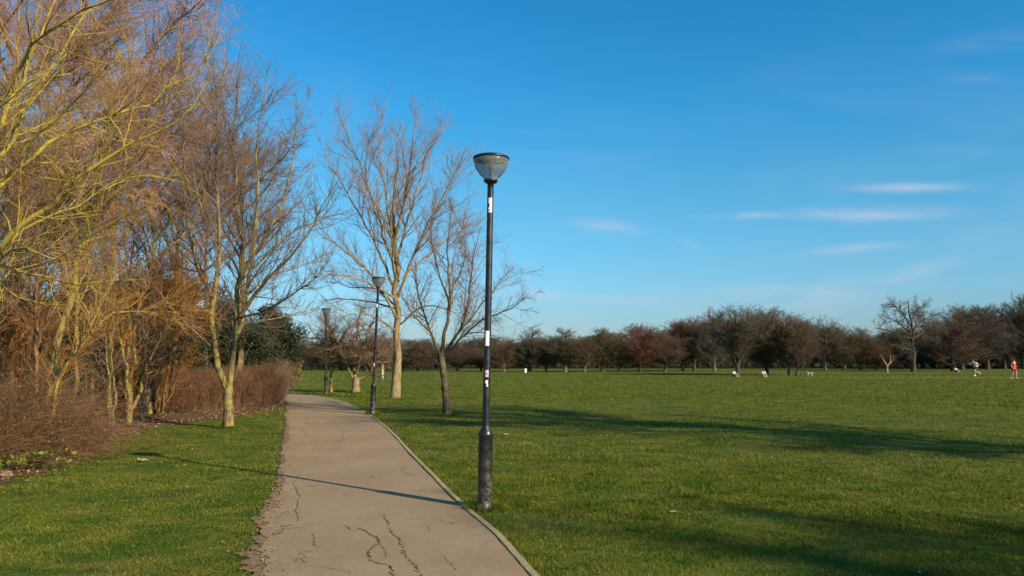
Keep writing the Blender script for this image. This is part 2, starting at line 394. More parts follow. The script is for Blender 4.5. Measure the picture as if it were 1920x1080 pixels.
BC = catmull(BED, 120); bxx = lambda y: np.interp(y, BC[:, 1], BC[:, 0])
def hgt(x, y):
    d = np.minimum(np.abs(x - lx(y)), np.abs(x - rx(y))); ins = (x > lx(y) - .4) & (x < rx(y) + .4) & (y < 60)
    k = np.clip((d - .4) / 3, 0, 1) * (~ins)
    u = .05 * np.sin(x * .55 + 1.3) * np.cos(y * .47 + .4) + .025 * np.sin(x * 1.7 + y * 1.1) * np.cos(y * 1.3 - x * .6)
    return u * k * (y < 60) * np.clip((60 - y) / 10, 0, 1)
def axis(lim, dense, st):
    a = list(np.arange(0, dense, st)); x = dense
    while x < lim: a.append(x); x *= 1.12
    return np.array(a + [lim])
ax = axis(2200, 30, .45); gx = np.concatenate([-ax[::-1][:-1], ax]); ay = axis(2200, 46, .45); gy = np.concatenate([-np.array([2200, 900, 300, 100, 40, 20, 10, 5, 2.]), ay])
XX, YY = np.meshgrid(gx, gy); ZZ = hgt(XX, YY) - .004
nx, ny = len(gx), len(gy); i = (np.arange(ny - 1)[:, None] * nx + np.arange(nx - 1)[None, :]).ravel()
g = mesh('ground', np.stack([XX, YY, ZZ], -1), [np.stack([i, i + 1, i + 1 + nx, i + nx], -1)], M['turf'], smooth=True); tag(g, kind='structure')

rng = np.random.default_rng(3)
def ribbon(A, B): n = len(A); i = np.arange(n - 1); return np.concatenate([A, B]), [np.stack([i, i + n, i + n + 1, i + 1], -1)]
Y = np.interp(np.linspace(0, 1, 700), np.linspace(0, 1, 160), LC[:, 1]); 
def wob(n, s, sc_):
    a = rng.standard_normal(n); k = np.ones(sc_) / sc_; return np.convolve(a, k, 'same') * s * math.sqrt(sc_)
def fine(C, n): u = np.linspace(0, len(C) - 1, n); i = np.minimum(u.astype(int), len(C) - 2); f = (u - i)[:, None]; return C[i] * (1 - f) + C[i + 1] * f
A = fine(LC, 2400); A[:, 0] += wob(2400, .022, 3) + wob(2400, .025, 14) + wob(2400, .03, 60); A[:, 2] = .012
B = fine(RC, 2400); B[:, 2] = .012
mp = MB(); V, q = ribbon(A, B); mp.add(V, q, mi=0)
CR = [[(770, 740), (785, 765), (800, 780), (812, 820), (825, 850), (850, 868), (870, 885), (888, 925), (895, 960), (925, 1000), (945, 1022), (970, 1050), (985, 1095), (1000, 1130)],
      [(640, 820), (665, 830), (690, 850), (722, 868), (750, 880), (755, 895), (740, 910), (690, 950), (700, 980), (712, 1005), (760, 1020), (810, 1030), (820, 1060), (828, 1100)],
      [(330, 490), (300, 520), (270, 570), (290, 600), (303, 640), (296, 680), (288, 720), (300, 780)], [(378, 850), (390, 875), (382, 900), (405, 930)],
      [(545, 262), (552, 290), (540, 320), (520, 345), (512, 372)], [(1110, 965), (1130, 1000), (1160, 1020), (1185, 1055)], [(400, 150), (375, 165), (360, 178)], [(500, 205), (515, 240), (560, 265)],
      [(760, 1010), (790, 985), (790, 960), (755, 900)], [(300, 250), (330, 275), (345, 300)], [(1010, 800), (1040, 830)], [(560, 800), (600, 830), (650, 825)]]
for j, c in enumerate(CR):
    pts = np.array([G(460 + a / 3, 720 + b / 3) for a, b in c]); n = len(pts) * 7
    C = catmull(pts, n); C[:, :2] += rng.standard_normal((n, 2)) * .012 * (1 if j in (0, 1) else .8)
    wd = np.abs(.0040 + .0038 * rng.standard_normal(n)) * (1.25 if j < 2 else (.8 if j < 4 else .5)); wd[0] = wd[-1] = .001
    T = norm(np.gradient(C, axis=0)); Nn = np.stack([-T[:, 1], T[:, 0], T[:, 2] * 0], -1)
    a = C + Nn * wd[:, None]; b = C - Nn * wd[:, None]; a[:, 2] = b[:, 2] = .0155
    V, q = ribbon(b, a); mp.add(V, q, mi=1)
o = mp.build('path', None, mats=[M['path'], M['crack']]); tag(o, kind='structure')
# dusty verge along the ragged left edge
A2 = fine(LC, 2400); A2[:, 0] -= np.abs(.07 + wob(2400, .03, 3) + wob(2400, .04, 20)) * np.clip(np.interp(A2[:, 1], [2, 8, 13, 30], [1.5, 1.3, .7, .5]), 0, 3); A2[:, 2] = .006
B2 = fine(LC, 2400); B2[:, 0] += .25; B2[:, 2] = .006
V, q = ribbon(A2, B2); o = mesh('verge', V, q, M['verge']); tag(o, kind='structure')
# concrete edging board on the right
C = fine(RC[: 118], 500); T = norm(np.gradient(C, axis=0)); Nn = np.stack([T[:, 1], -T[:, 0], T[:, 2] * 0], -1)
wv = wob(500, .006, 12)[:, None]; hz_ = .024 + wob(500, .004, 8)
prof = [(0.0, 0), (0.0, 1), (.008, 1.12), (.056, 1.12), (.066, .9), (.066, 0)]; L = []
for a, h in prof:
    v = C + Nn * (a + wv); v[:, 2] = hz_ * h; L.append(v)
m_ = MB()
for k in range(5): V, q = ribbon(L[k + 1], L[k]); m_.add(V, q)
o = m_.build('kerb', M['edge']); tag(o, kind='structure')
# leaf litter bed under the wood
A = fine(BC, 700); A[:, 0] += wob(700, .07, 6) + wob(700, .12, 30); A[:, 2] = hgt(A[:, 0], A[:, 1]) + .004
cols = [A]
for d_ in (1.5, 4, 8, 14, 24, 45):
    b = A.copy(); b[:, 0] -= d_; b[:, 2] = hgt(b[:, 0], b[:, 1]) + .02 + .03 * np.sin(b[:, 1] * 1.3 + d_); cols.append(b)
m_ = MB()
for k in range(6): V, q = ribbon(cols[k + 1], cols[k]); m_.add(V, q)
o = m_.build('soil', M['soil'], smooth=True); tag(o, kind='structure')

# ------------------------------------------------------------------ grass blades
def blades(n, d0, d1, hl, wd, seed):
    rng = np.random.default_rng(seed)
    d = d0 * (d1 / d0) ** rng.random(n); a = R(1) * (-43 + 86 * rng.random(n)); x = d * np.sin(a); y = d * np.cos(a)
    thick = np.sin(x * 2.1 + 1.7 * np.sin(y * 1.3)) + np.sin(y * 3.3 + 2 * np.sin(x * 1.1)) + rng.standard_normal(n) * .9
    ok = ((x < lx(y) - .10 - .10 * rng.random(n)) | (x > rx(y) + .075 - .05 * (rng.random(n) < .25))) & (x > bxx(y) + .15 * rng.standard_normal(n)) & (thick > -1.2)
    x, y, d = x[ok], y[ok], d[ok]; n = len(x); z = hgt(x, y) - .006
    h = hl * (.45 + rng.random(n) * .9) * (1 + .25 * np.sin(x * 1.9) * np.sin(y * 2.3)); wv = wd * (1 + d / 9) * (.6 + .8 * rng.random(n))
    # taller, unmown against the edging and the verge
    near = (np.abs(x - rx(y)) < .2) | (np.abs(x - lx(y)) < .15); h[near] *= 1.5; h[x < lx(y) - .3] *= .75
    h = h * (1 + .8 * np.maximum(0, np.sin(x * 5 + 3 * np.sin(y * 3.7)) * np.sin(y * 6.1 + 2 * np.sin(x * 4.3))) ** 2)
    an = rng.random(n) * 2 * math.pi; lean = .35 + .8 * rng.random(n); la = rng.random(n) * 2 * math.pi
    c, s = np.cos(an) * wv / 2, np.sin(an) * wv / 2
    V = np.stack([np.stack([x - c, y - s, z], -1), np.stack([x + c, y + s, z], -1), np.stack([x + h * lean * np.cos(la), y + h * lean * np.sin(la), z + h], -1)], 1)
    return V.reshape(-1, 3), np.arange(3 * n).reshape(-1, 3), np.repeat(rng.random(n), 3)
gm = MB()
for (bx_, by_, rr_, n_) in ((428, 803, .17, 900), (741, 748, .26, 900), (838, 780, .15, 700), (667, 737, .25, 500), (908, 955, .11, 900), (698, 777, .11, 400), (611, 739, .11, 300)):
    q_ = G(bx_, by_); rg_ = np.random.default_rng(bx_); a_ = rg_.random(n_) * 6.283; d_ = rr_ + np.abs(rg_.standard_normal(n_)) * .07; x_ = q_[0] + d_ * np.cos(a_); y_ = q_[1] + d_ * np.sin(a_); h_ = .05 + .07 * rg_.random(n_); w_ = .004 * (1 + q_[1] / 12)
    an_ = rg_.random(n_) * 6.283; c_, s_ = np.cos(an_) * w_ / 2, np.sin(an_) * w_ / 2; z_ = 0 * x_
    gm.add(np.stack([np.stack([x_ - c_, y_ - s_, z_], -1), np.stack([x_ + c_, y_ + s_, z_], -1), np.stack([x_ + .04 * np.cos(a_), y_ + .04 * np.sin(a_), z_ + h_], -1)], 1).reshape(-1, 3), [np.arange(3 * n_).reshape(-1, 3)], np.repeat(rg_.random(n_), 3))
for args in ((400000, 4.6, 14, .026, .0042, 1), (400000, 9, 42, .029, .006, 2), (300000, 34, 100, .05, .006, 3)):
    V, f, a = blades(*args); gm.add(V, [f], a)
o = gm.build('grass', M['blade']); tag(o, 'short mown green grass of the park lawn on both sides of the path', 'grass', kind='stuff')
print('grass', gm.n)

# ------------------------------------------------------------------ lamp posts
def paint_mat():
    m, t, b = newmat('black_gloss_paint'); p = nd(t, 'ShaderNodeTexCoord').outputs['Object']
    n = noise(t, p, 9, 5, .7); f = noise(t, p, 60, 3, .6)
    s = nd(t, 'ShaderNodeSeparateXYZ'); t.links.new(p, s.inputs[0])
    cc = mixc(t, ramp(t, n, .5, .7, 0, .6), (.010, .010, .013), (.032, .028, .030))
    low = mth(t, 'MULTIPLY', ramp(t, s.outputs[2], .75, .05), ramp(t, mth(t, 'ADD', n, mth(t, 'MULTIPLY', f, .4)), .62, .80))
    cc = mixc(t, mth(t, 'MULTIPLY', low, .8), cc, (.12, .10, .08))
    fl = mth(t, 'MULTIPLY', ramp(t, s.outputs[2], .32, .05), ramp(t, f, .52, .62)); cc = mixc(t, mth(t, 'MULTIPLY', fl, .6), cc, (.24, .20, .15))
    t.links.new(cc, b.inputs['Base Color']); b.inputs['Roughness'].default_value = .32
    t.links.new(ramp(t, n, .3, .7, .25, .5), b.inputs['Roughness']); bump(t, b, f, .25, .004)
    return m
M['paint'] = paint_mat()
def glass_mat():
    m, t, b = newmat('prismatic_bowl'); b.inputs['Base Color'].default_value = (.80, .84, .84, 1)
    b.inputs['Roughness'].default_value = .20; b.inputs['Transmission Weight'].default_value = .88; b.inputs['IOR'].default_value = 1.3
    p = nd(t, 'ShaderNodeTexCoord').outputs['Object']; n = noise(t, p, 5, 2, .5)
    cc = mixc(t, ramp(t, n, .45, .8, 0, .4), (.60, .66, .68), (.42, .42, .36)); t.links.new(cc, b.inputs['Base Color'])
    return m
M['bowl'] = glass_mat(); M['white'] = plain('sticker_white', (.78, .78, .76), .45); M['pink'] = plain('sticker_pink', (.62, .42, .52), .45)
M['litter'] = plain('dull_paper', (.5, .49, .42), .8); M['ink'] = plain('sticker_ink', (.05, .05, .06), .5); M['alu'] = plain('reflector', (.55, .54, .48), .35, .6)
def lamp_post(basepx, toppx, label, stickers=()):
    g0 = G(*basepx); D = g0[1]; top = P(toppx[0], toppx[1], D); H = top[2]
    e = empty('lamp_post', g0, label, 'lamp post', 'lamp posts along the right edge of the path')
    ax_ = top - g0; k = ax_ / H
    e.rotation_euler = (-math.atan(k[1]), math.atan(k[0]), 0)
    H = np.linalg.norm(ax_); c = .84 * H / 4.2
    m = MB(); V, q = lathe([(0.001, -.05), (.102, -.05), (.102, .02), (.098, .035), (.086, .05), (.083, .1), (.083, c), (.086, c + .01), (.086, c + .03), (.074, c + .06), (.05, c + .10), (.042, c + .12)], 28); m.add(V, q)
    bs = m.build('base', M['paint'], e, True)
    m = MB(); V, q = lathe([(.094, c - .33), (.094, c - .30), (.084, c - .298)], 6); m = MB()
    V, q = lathe([(.043, c + .11), (.041, c + .8), (.038, H - .42), (.038, H - .36), (.048, H - .355), (.048, H - .335), (.05, H - .33)], 24); m.add(V, q); pole = m.build('pole', M['paint'], e, True)
    # service door outline on the base
    a = np.linspace(-.45, .45, 7) - 1.2; zz = np.array([.28, .58]); dv = np.array([[(.0865 * math.cos(x), .0865 * math.sin(x), z) for x in a] for z in zz]).reshape(-1, 3)
    mesh('access_door', dv, [np.array([(i, i + 1, i + 8, i + 7) for i in range(6)])], M['paint'], bs, True)
    # lantern
    m = MB(); V, q = lathe([(.05, H - .345), (.075, H - .338), (.088, H - .31), (.08, H - .30), (.045, H - .29), (.001, H - .289)], 28); m.add(V, q); m.build('collar', M['paint'], e, True)
    prof = []
    for i in range(11):
        u = i / 10; r = .215 * math.sin(u * math.pi / 2 * .93 + .12) ** .8 if i else .084
        prof.append((max(r, .084), H - .312 + .262 * u ** 1.15))
    inn = [(r - .006, z + (.004 if i == 0 else 0)) for i, (r, z) in enumerate(prof)][::-1]
    S = 48; m = MB(); V, q = lathe(prof + inn, S)
    aa = np.arctan2(V[:, 1], V[:, 0]); V[:, :2] *= (1 + .0015 * np.cos(aa * 24))[:, None]; m.add(V, q); bowl = m.build('bowl', M['bowl'], e, True)
    m = MB(); V, q = lathe([(.001, H - .052), (.19, H - .052), (.216, H - .056), (.223, H - .048), (.223, H - .036), (.212, H - .024), (.16, H - .006), (.10, H), (.001, H + .003)], 36); m.add(V, q); cap = m.build('lid', M['paint'], e, True)
    m = MB(); V, q = lathe([(.02, H - .29), (.022, H - .19), (.034, H - .18), (.04, H - .13), (.03, H - .075), (.02, H - .054)], 16); m.add(V, q); m.build('bulb', M['alu'], bowl, True)
    m = MB(); V, q = lathe([(.05, H - .075), (.11, H - .063), (.165, H - .058)], 24); m.add(V, q); m.build('reflector', M['alu'], cap, True)
    for (z0, z1, a0, a1, mt, lab) in stickers:
        z0 = z0 * H; z1 = z1 * H; rr_ = np.interp((z0 + z1) / 2, [c + .11, c + .8, H - .42], [.043, .041, .038]) + .0012
        a = np.radians(np.linspace(a0, a1, 9)); dv = np.array([[(rr_ * math.cos(x), rr_ * math.sin(x), z) for x in a] for z in (z0, z1)]).reshape(-1, 3)
        tag(mesh('sticker', dv, [np.array([(i, i + 1, i + 10, i + 9) for i in range(8)])], mt, pole, True), lab)
    return e
lamp_post((908, 955), (921, 291), 'tallest and nearest black lamp post with stickers beside the path edging',
          [(.832, .874, -120, -55, M['white'], 'torn white sticker'), (.846, .858, -125, -98, M['ink'], None), (.836, .840, -118, -92, M['ink'], None), (.866, .868, -118, -90, M['ink'], None),
           (.452, .494, -128, -62, M['white'], 'blank white sticker'), (.365, .384, -118, -62, M['pink'], 'pale pink sticker'), (.371, .375, -112, -80, M['ink'], None),
           (.347, .356, -112, -70, M['white'], None), (.338, .346, -92, -66, M['white'], None)])
lamp_post((698, 777), (710, 519), 'leaning black lamp post in front of the thick pale tree trunk, second along the path', [(.775, .80, -150, -60, M['white'], 'white sticker band'), (.345, .37, -140, -70, M['pink'], None)])
lamp_post((611, 739), (611, 578), 'smallest and farthest black lamp post, at the bend of the path')

# ------------------------------------------------------------------ bark and twig materials
bk = {'maple': bark('maple_bark', (.115, .088, .050), (.20, .155, .085), (.24, .19, .05), .55),
      'plane': bark('pale_bark', (.22, .165, .09), (.31, .24, .135), (.17, .145, .05), .45, 5),
      'dark': bark('dark_bark', (.075, .058, .04), (.13, .10, .065), (.12, .12, .045), .4),
      'lichen': bark('lichen_bark', (.14, .10, .040), (.24, .17, .055), (.32, .25, .045), .75),
      'orange': bark('orange_bark', (.17, .085, .035), (.26, .135, .055), (.24, .16, .05), .4),
      'hazel': bark('hazel_bark', (.16, .105, .045), (.27, .19, .085), (.24, .21, .05), .6)}
tw = {'bramble': twigmat('bramble_twig', (.20, .105, .045), (.10, .06, .032), 3), 'pinkgrey': twigmat('pinkish_grey_twig', (.25, .155, .11), (.18, .12, .09)), 'pink': twigmat('pink_twig', (.43, .225, .14), (.29, .17, .09)), 'brown': twigmat('brown_twig', (.13, .085, .055), (.20, .125, .08)),
      'grey': twigmat('grey_twig', (.12, .10, .085), (.17, .125, .095)), 'orange': twigmat('orange_twig', (.40, .17, .035), (.26, .12, .035)),
      'yellow': twigmat('yellow_twig', (.30, .20, .055), (.20, .13, .045)), 'red': twigmat('red_twig', (.22, .115, .065), (.14, .075, .042), 3),
      'tan': twigmat('tan_twig', (.26, .18, .11), (.18, .12, .075))}
lf = {'dry': leafmat('dry_brown_leaf', (.20, .11, .05), (.05, .035, .02)), 'orange': leafmat('dead_leaf', (.30, .125, .03), (.16, .075, .025), tr=.2), 'green': leafmat('evergreen_leaf', (.013, .022, .008), (.030, .042, .014), .6),
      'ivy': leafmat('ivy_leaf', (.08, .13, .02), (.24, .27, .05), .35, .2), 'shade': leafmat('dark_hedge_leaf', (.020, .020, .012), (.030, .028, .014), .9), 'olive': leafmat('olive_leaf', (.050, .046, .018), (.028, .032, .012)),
      'litter': leafmat('fallen_leaf', (.30, .20, .10), (.17, .09, .045)), 'pale': leafmat('pale_fallen_leaf', (.36, .31, .16), (.24, .18, .07))}

def px(D, *pts):  # (px, py[, depth offset]) -> world points round distance D
    return [P(p[0], p[1], D + (p[2] if len(p) > 2 else 0)) for p in pts]

# twin stemmed tree left of the path
D = 20.0; b = G(428, 803); D = b[1]
st = [(px(D, (428, 803), (428, 765), (428, 718)), .128, .108),
      (px(D, (428, 735), (417, 700), (403, 672, -.1), (400, 600, -.2), (405, 520, -.3), (410, 420, -.4), (405, 300, -.3), (408, 200, -.3), (420, 110, 0)), .086, .012),
      (px(D, (428, 735), (433, 690), (438, 630, .1), (448, 540, .3), (452, 470, .4), (443, 350, .5), (442, 240, .5), (446, 130, .4)), .082, .012),
      (px(D, (437, 640, .1), (456, 577, 0), (474, 480, -.2), (481, 360, -.4), (484, 260, -.5), (503, 140, -.4)), .065, .01),
      (px(D, (452, 590, 0), (500, 525, -.5), (545, 480, -.9), (585, 425, -1.2), (620, 355, -1.4)), .055, .01),
      (px(D, (404, 570, 0), (372, 500, .4), (350, 400, .9), (345, 290, 1.2), (360, 190, 1.4)), .05, .01),
      (px(D, (452, 520, .4), (520, 400, 1.3), (550, 280, 2.0), (556, 180, 2.4)), .05, .01),
      (px(D, (440, 600, .1), (500, 580, -1.0), (560, 545, -1.8), (610, 500, -2.4)), .035, .008),
      (px(D, (448, 560, .2), (505, 520, 1.2), (560, 500, 2.0), (628, 470, 2.8)), .03, .007), (px(D, (440, 610, 0), (500, 600, .8), (550, 590, 1.4), (600, 575, 2)), .025, .007), (px(D, (478, 500, -.2), (540, 440, .3), (600, 410, .8), (640, 360, 1)), .035, .007)]
make_tree('bare_tree', b, st, [dict(n=110, t=(.12, .97), ang=(42, 11), lr=.40, fall=.6, K=8, wig=.07, trop=(0, 0, .07), rr=.5, rk=.011, rmin=.006, Lmax=2.6, frm=1, keep=True),
                               dict(n=1500, t=(.12, 1), ang=(42, 12), lr=.42, fall=.35, K=6, wig=.08, trop=(0, 0, .07), rk=.009, rmin=.0045, Lmax=1.2, keep=True),
                               dict(n=10000, t=(.1, 1), ang=(40, 14), lr=.5, fall=.3, K=4, wig=.10, trop=(0, 0, .05), rk=.008, rmin=.0032, Lmax=.5)],
          bk['maple'], tw['grey'], tw['brown'], 'twin-stemmed bare tree standing alone on the lawn left of the path', seed=11, S0=12, nb=2)

# tall pale tree behind the second lamp
b = G(741, 748); D = b[1]
st = [(px(D, (741, 748), (743, 690), (745, 620), (744, 550), (741, 470), (740, 390), (744, 310), (752, 230)), .205, .015)]
lim = [[(744, 600), (700, 520, -.5), (655, 480, -1), (605, 430, -1.5), (575, 395, -1.8)], [(741, 545), (700, 450, .5), (650, 360, 1.2), (608, 290, 1.5)], [(741, 510), (705, 400, -.8), (672, 300, -1.5), (633, 215, -2)],
       [(740, 470), (722, 360, .8), (712, 260, 1.5), (716, 212, 1.8)], [(745, 560), (785, 455, -.6), (825, 380, -1.3), (868, 300, -1.6)], [(742, 490), (778, 370, .8), (800, 285, 1.2), (835, 235, 1.5)],
       [(742, 450), (765, 340, -1), (775, 250, -1.8), (780, 205, -2)], [(745, 622), (722, 606, -.5), (690, 590, -1), (655, 588, -1.5), (622, 572, -2)], [(746, 610), (795, 575, -.6), (840, 580, -1), (872, 600, -1)],
       [(744, 575), (700, 540, 1.6), (660, 540, 2.6), (620, 520, 3)], [(744, 530), (800, 480, 1.6), (850, 440, 2.4), (885, 420, 3)], [(741, 500), (735, 400, 2), (760, 320, 3), (745, 250, 3.4)], [(743, 560), (690, 530, -1), (640, 515, -2), (590, 520, -2.6)], [(744, 580), (690, 565, 1), (640, 560, 1.8), (600, 565, 2.4)], [(741, 520), (730, 430, -2), (690, 350, -3), (690, 260, -3.6)]]
for i, l in enumerate(lim): st.append((px(D, *l), (.066 if i < 7 else .05), .012))
make_tree('bare_tree', b, st, [dict(n=230, t=(.15, .97), ang=(36, 11), lr=.40, fall=.5, K=8, wig=.09, trop=(0, 0, .10), rr=.5, rk=.012, rmin=.009, Lmax=3.0, frm=1, keep=True),
                               dict(n=1250, t=(.1, 1), ang=(40, 12), lr=.42, fall=.35, K=6, wig=.10, trop=(0, 0, .08), rk=.010, rmin=.006, Lmax=1.3, keep=True),
                               dict(n=8500, t=(.1, 1), ang=(40, 14), lr=.5, fall=.3, K=4, wig=.12, trop=(0, 0, .05), rk=.009, rmin=.0045, Lmax=.6)],
          bk['plane'], tw['tan'], tw['pinkgrey'], 'tallest bare tree right of the path, thick pale trunk behind the second lamp post', seed=12, S0=12, nb=2)

# smaller tree with dark curved trunk
b = G(838, 780); D = b[1]
st = [(px(D, (838, 780), (835, 735), (830, 690), (826, 660)), .12, .095),
      (px(D, (828, 675), (812, 635), (798, 600, .3), (784, 550, .6), (778, 490, .8)), .05, .01), (px(D, (827, 668), (838, 610, -.2), (843, 540, -.3), (840, 470, 0), (846, 385, .2)), .065, .01),
      (px(D, (829, 670), (862, 622, .2), (878, 570, .4), (884, 500, .6), (900, 430, .8)), .055, .01), (px(D, (830, 668), (868, 632, -.4), (905, 600, -.8), (945, 585, -1.2), (985, 560, -1.4)), .045, .008),
      (px(D, (845, 645), (880, 600, .8), (925, 545, 1.6), (965, 500, 2)), .035, .008), (px(D, (843, 570), (820, 500, -.8), (808, 430, -1.2), (812, 380, -1.4)), .035, .008),
      (px(D, (805, 620), (775, 590, -.6), (755, 555, -.9), (745, 520, -1)), .028, .007), (px(D, (842, 560), (872, 480, 1.2), (868, 410, 1.8)), .03, .008)]
make_tree('bare_tree', b, st, [dict(n=110, t=(.2, .97), ang=(42, 12), lr=.44, fall=.5, K=8, wig=.10, trop=(0, 0, .04), rr=.55, rk=.012, rmin=.006, Lmax=1.9, frm=1, keep=True),
                               dict(n=620, t=(.1, 1), ang=(44, 12), lr=.45, fall=.35, K=6, wig=.12, trop=(0, 0, .02), rk=.010, rmin=.0045, Lmax=.9, keep=True),
                               dict(n=4800, t=(.1, 1), ang=(42, 14), lr=.5, fall=.3, K=4, wig=.14, trop=(0, 0, .0), rk=.009, rmin=.0035, Lmax=.42)],
          bk['dark'], tw['brown'], tw['pinkgrey'], 'smaller bare tree with dark curved trunk between the two nearest lamp posts', seed=13, S0=10, nb=2)

# low pollard between second and third lamp
b = G(667, 737); D = b[1]
st = [(px(D, (667, 737), (667, 722), (668, 708)), .20, .17), (px(D, (662, 712), (652, 690), (640, 655), (622, 618)), .09, .03), (px(D, (666, 712), (664, 680, .3), (668, 640, .5), (672, 598, .5)), .10, .03),
      (px(D, (670, 712), (690, 702), (702, 680, -.3), (715, 650, -.5)), .09, .03), (px(D, (652, 690), (628, 664, .4), (594, 632, 1)), .07, .03), (px(D, (692, 700), (708, 680, .5), (738, 645, 1)), .06, .03), (px(D, (668, 700), (682, 650, -.8), (696, 605, -1)), .07, .03)]
make_tree('pollarded_tree', b, st, [dict(n=150, t=(.25, 1), ang=(55, 18), lr=.75, fall=.3, K=7, wig=.22, trop=(0, 0, .03), rr=.7, rk=.03, rmin=.012, Lmax=1.5, frm=1, keep=True),
                                    dict(n=1500, t=(.2, 1), ang=(50, 18), lr=.5, fall=.3, K=5, wig=.2, rk=.015, rmin=.008, Lmax=.9),
                                    dict(n=6500, t=(.1, 1), ang=(50, 18), lr=.6, fall=.3, K=4, wig=.2, rk=.012, rmin=.005, Lmax=.4)],
          bk['plane'], tw['brown'], tw['brown'], 'low pollarded tree with short thick trunk and dense twiggy crown beside the far lamp post', seed=14, S0=10, nb=1)
b = G(621, 736); D = b[1]
make_tree('young_tree', b, [(px(D, (621, 736), (621, 700), (622, 660), (618, 620), (612, 590)), .09, .012)], [dict(n=40, t=(.35, 1), ang=(48, 12), lr=.42, fall=.5, K=6, wig=.12, rr=.5, rk=.014, rmin=.008, Lmax=1.4), dict(n=380, t=(.1, 1), ang=(42, 12), lr=.5, fall=.4, K=5, wig=.15, rk=.01, rmin=.006), dict(n=1300, t=(.1, 1), ang=(42, 12), lr=.5, K=4, rmin=.005)],
          bk['hazel'], tw['brown'], tw['brown'], 'slim young tree just right of the farthest lamp post', seed=15, nb=1)

# ------------------------------------------------------------------ the wood on the left
def wood_tree(seed, basepx, D, stems, levels, mats, label, name='bare_tree', **kw):
    b = P(basepx, 700, D); b[2] = 0
    return make_tree(name, b, [(([np.array([b[0], b[1], 0])] if i == 0 else []) + px(D, *s[0]), s[1], s[2]) for i, s in enumerate(stems)], levels, mats[0], mats[1], mats[2], label, seed=seed, **kw)
# lichened near tree off the left edge whose boughs reach in
wood_tree(21, -150, 12.5, [([(-130, 640), (-95, 540), (-75, 420)], .17, .10),
    ([(-85, 500), (-20, 480), (65, 402, -.2), (150, 325, -.4), (275, 258, -.5), (345, 215, -.6), (385, 160, -.7)], .06, .008),
    ([(-80, 450), (0, 350, .4), (100, 262, .6), (225, 213, .9), (320, 172, 1), (380, 120, 1), (417, 66, 1.1)], .055, .007),
    ([(-90, 540), (-10, 492, -.5), (60, 512, -.8), (130, 532, -.9), (245, 520, -1)], .035, .006),
    ([(-75, 430), (-30, 330, .5), (20, 190, .8), (60, 110, 1), (95, 10, 1.1), (120, -90, 1.1)], .06, .012),
    ([(-75, 430), (0, 335, -.3), (88, 245, -.6), (172, 160, -1), (236, 105, -1.2)], .045, .007),
    ([(-75, 420), (10, 300, 1), (60, 190, 1.6), (120, 90, 2), (200, -20, 2.4), (240, -90, 2.5)], .05, .01),
    ([(-85, 520), (40, 440, .6), (130, 395, 1), (250, 330, 1.3), (350, 345, 1.5)], .035, .006),
    ([(-75, 420), (-60, 250), (-50, 100), (-40, -80)], .08, .02), ([(-90, 560), (30, 470, -1), (110, 480, -1.4), (200, 420, -1.8), (265, 395, -2)], .03, .005),
    ([(-60, 300), (40, 120, -1), (130, 30, -1.6), (260, -20, -2)], .04, .008)],
    [dict(n=125, t=(.2, .97), ang=(40, 12), lr=.36, fall=.5, K=8, wig=.12, trop=(0, 0, .05), rr=.55, rk=.012, rmin=.006, Lmax=1.7, frm=1, keep=True),
     dict(n=850, t=(.1, 1), ang=(45, 14), lr=.4, fall=.35, K=6, wig=.14, trop=(0, 0, .02), rk=.010, rmin=.0035, Lmax=.7, keep=True),
     dict(n=3800, t=(.1, 1), ang=(45, 16), lr=.5, fall=.3, K=4, wig=.16, rk=.009, rmin=.0024, Lmax=.3)],
    (bk['lichen'], bk['lichen'], tw['tan']), 'nearest tree at the left edge, long yellow lichened boughs reaching over the lawn', nb=2, jit=.05)
# weeping twiggy birches: pink brown haze of twigs
def birch(seed, bpx, D, top, spreadL, spreadR, n, label, mt='orange', lean=0, tr=-.05, topx=None, twk='pink', r0=.13):
    rg = np.random.default_rng(seed); st = [([(bpx, 560), (bpx + 5, 420), (bpx + lean * .5, 250), (bpx + lean, top + 60)], r0, .02)]
    for i in range(13):
        y0 = 520 - i * 34 * (560 - top) / 620; ex = bpx + lean * .5 + (spreadR if i % 2 else -spreadL) * rg.uniform(.45, 1); ey = y0 - rg.uniform(140, 260) * (560 - top) / 620
        st.append(([(bpx + lean * (520 - y0) / 500, y0), ((bpx + ex) / 2 + 10, (y0 * .45 + ey * .55), rg.uniform(-1, 1)), (ex, ey, rg.uniform(-2.4, 2.4))], .05, .012))
    return wood_tree(seed, bpx, D, st, [dict(n=int(n * .03), t=(.2, 1), ang=(38, 12), lr=.42, fall=.4, K=8, wig=.10, trop=(0, 0, .06), rr=.5, rk=.011, rmin=.008, Lmax=2.4, frm=1, keep=True),
        dict(n=int(n * .17), t=(.15, 1), ang=(42, 14), lr=.5, fall=.3, K=7, wig=.12, trop=(0, 0, tr * .6), rk=.008, rmin=.005, Lmax=1.5, keep=True),
        dict(n=n, t=(.1, 1), ang=(38, 16), lr=.55, fall=.3, K=5, wig=.14, trop=(0, 0, tr * 2), rk=.007, rmin=.0042, Lmax=.85)],
        (bk[mt], tw['brown'], tw[twk]), label, nb=1)
birch(31, 32, 17, -60, 210, 240, 14500, 'tall tree with orange-brown trunk at the far left, crown of pinkish drooping twigs')
birch(32, 205, 22.5, -40, 200, 170, 14000, 'broad pink-twigged tree whose domed crown tops the left wood', 'hazel', lean=40, tr=-.07, r0=.10)
birch(33, 330, 28, 150, 110, 110, 5000, 'thin pink-twigged tree close behind the twin-stemmed tree on its left', 'hazel', lean=30, tr=.0)
birch(34, -60, 20, -60, 200, 220, 4500, 'pink-twigged tree at the very left edge behind the lichened boughs', 'orange')
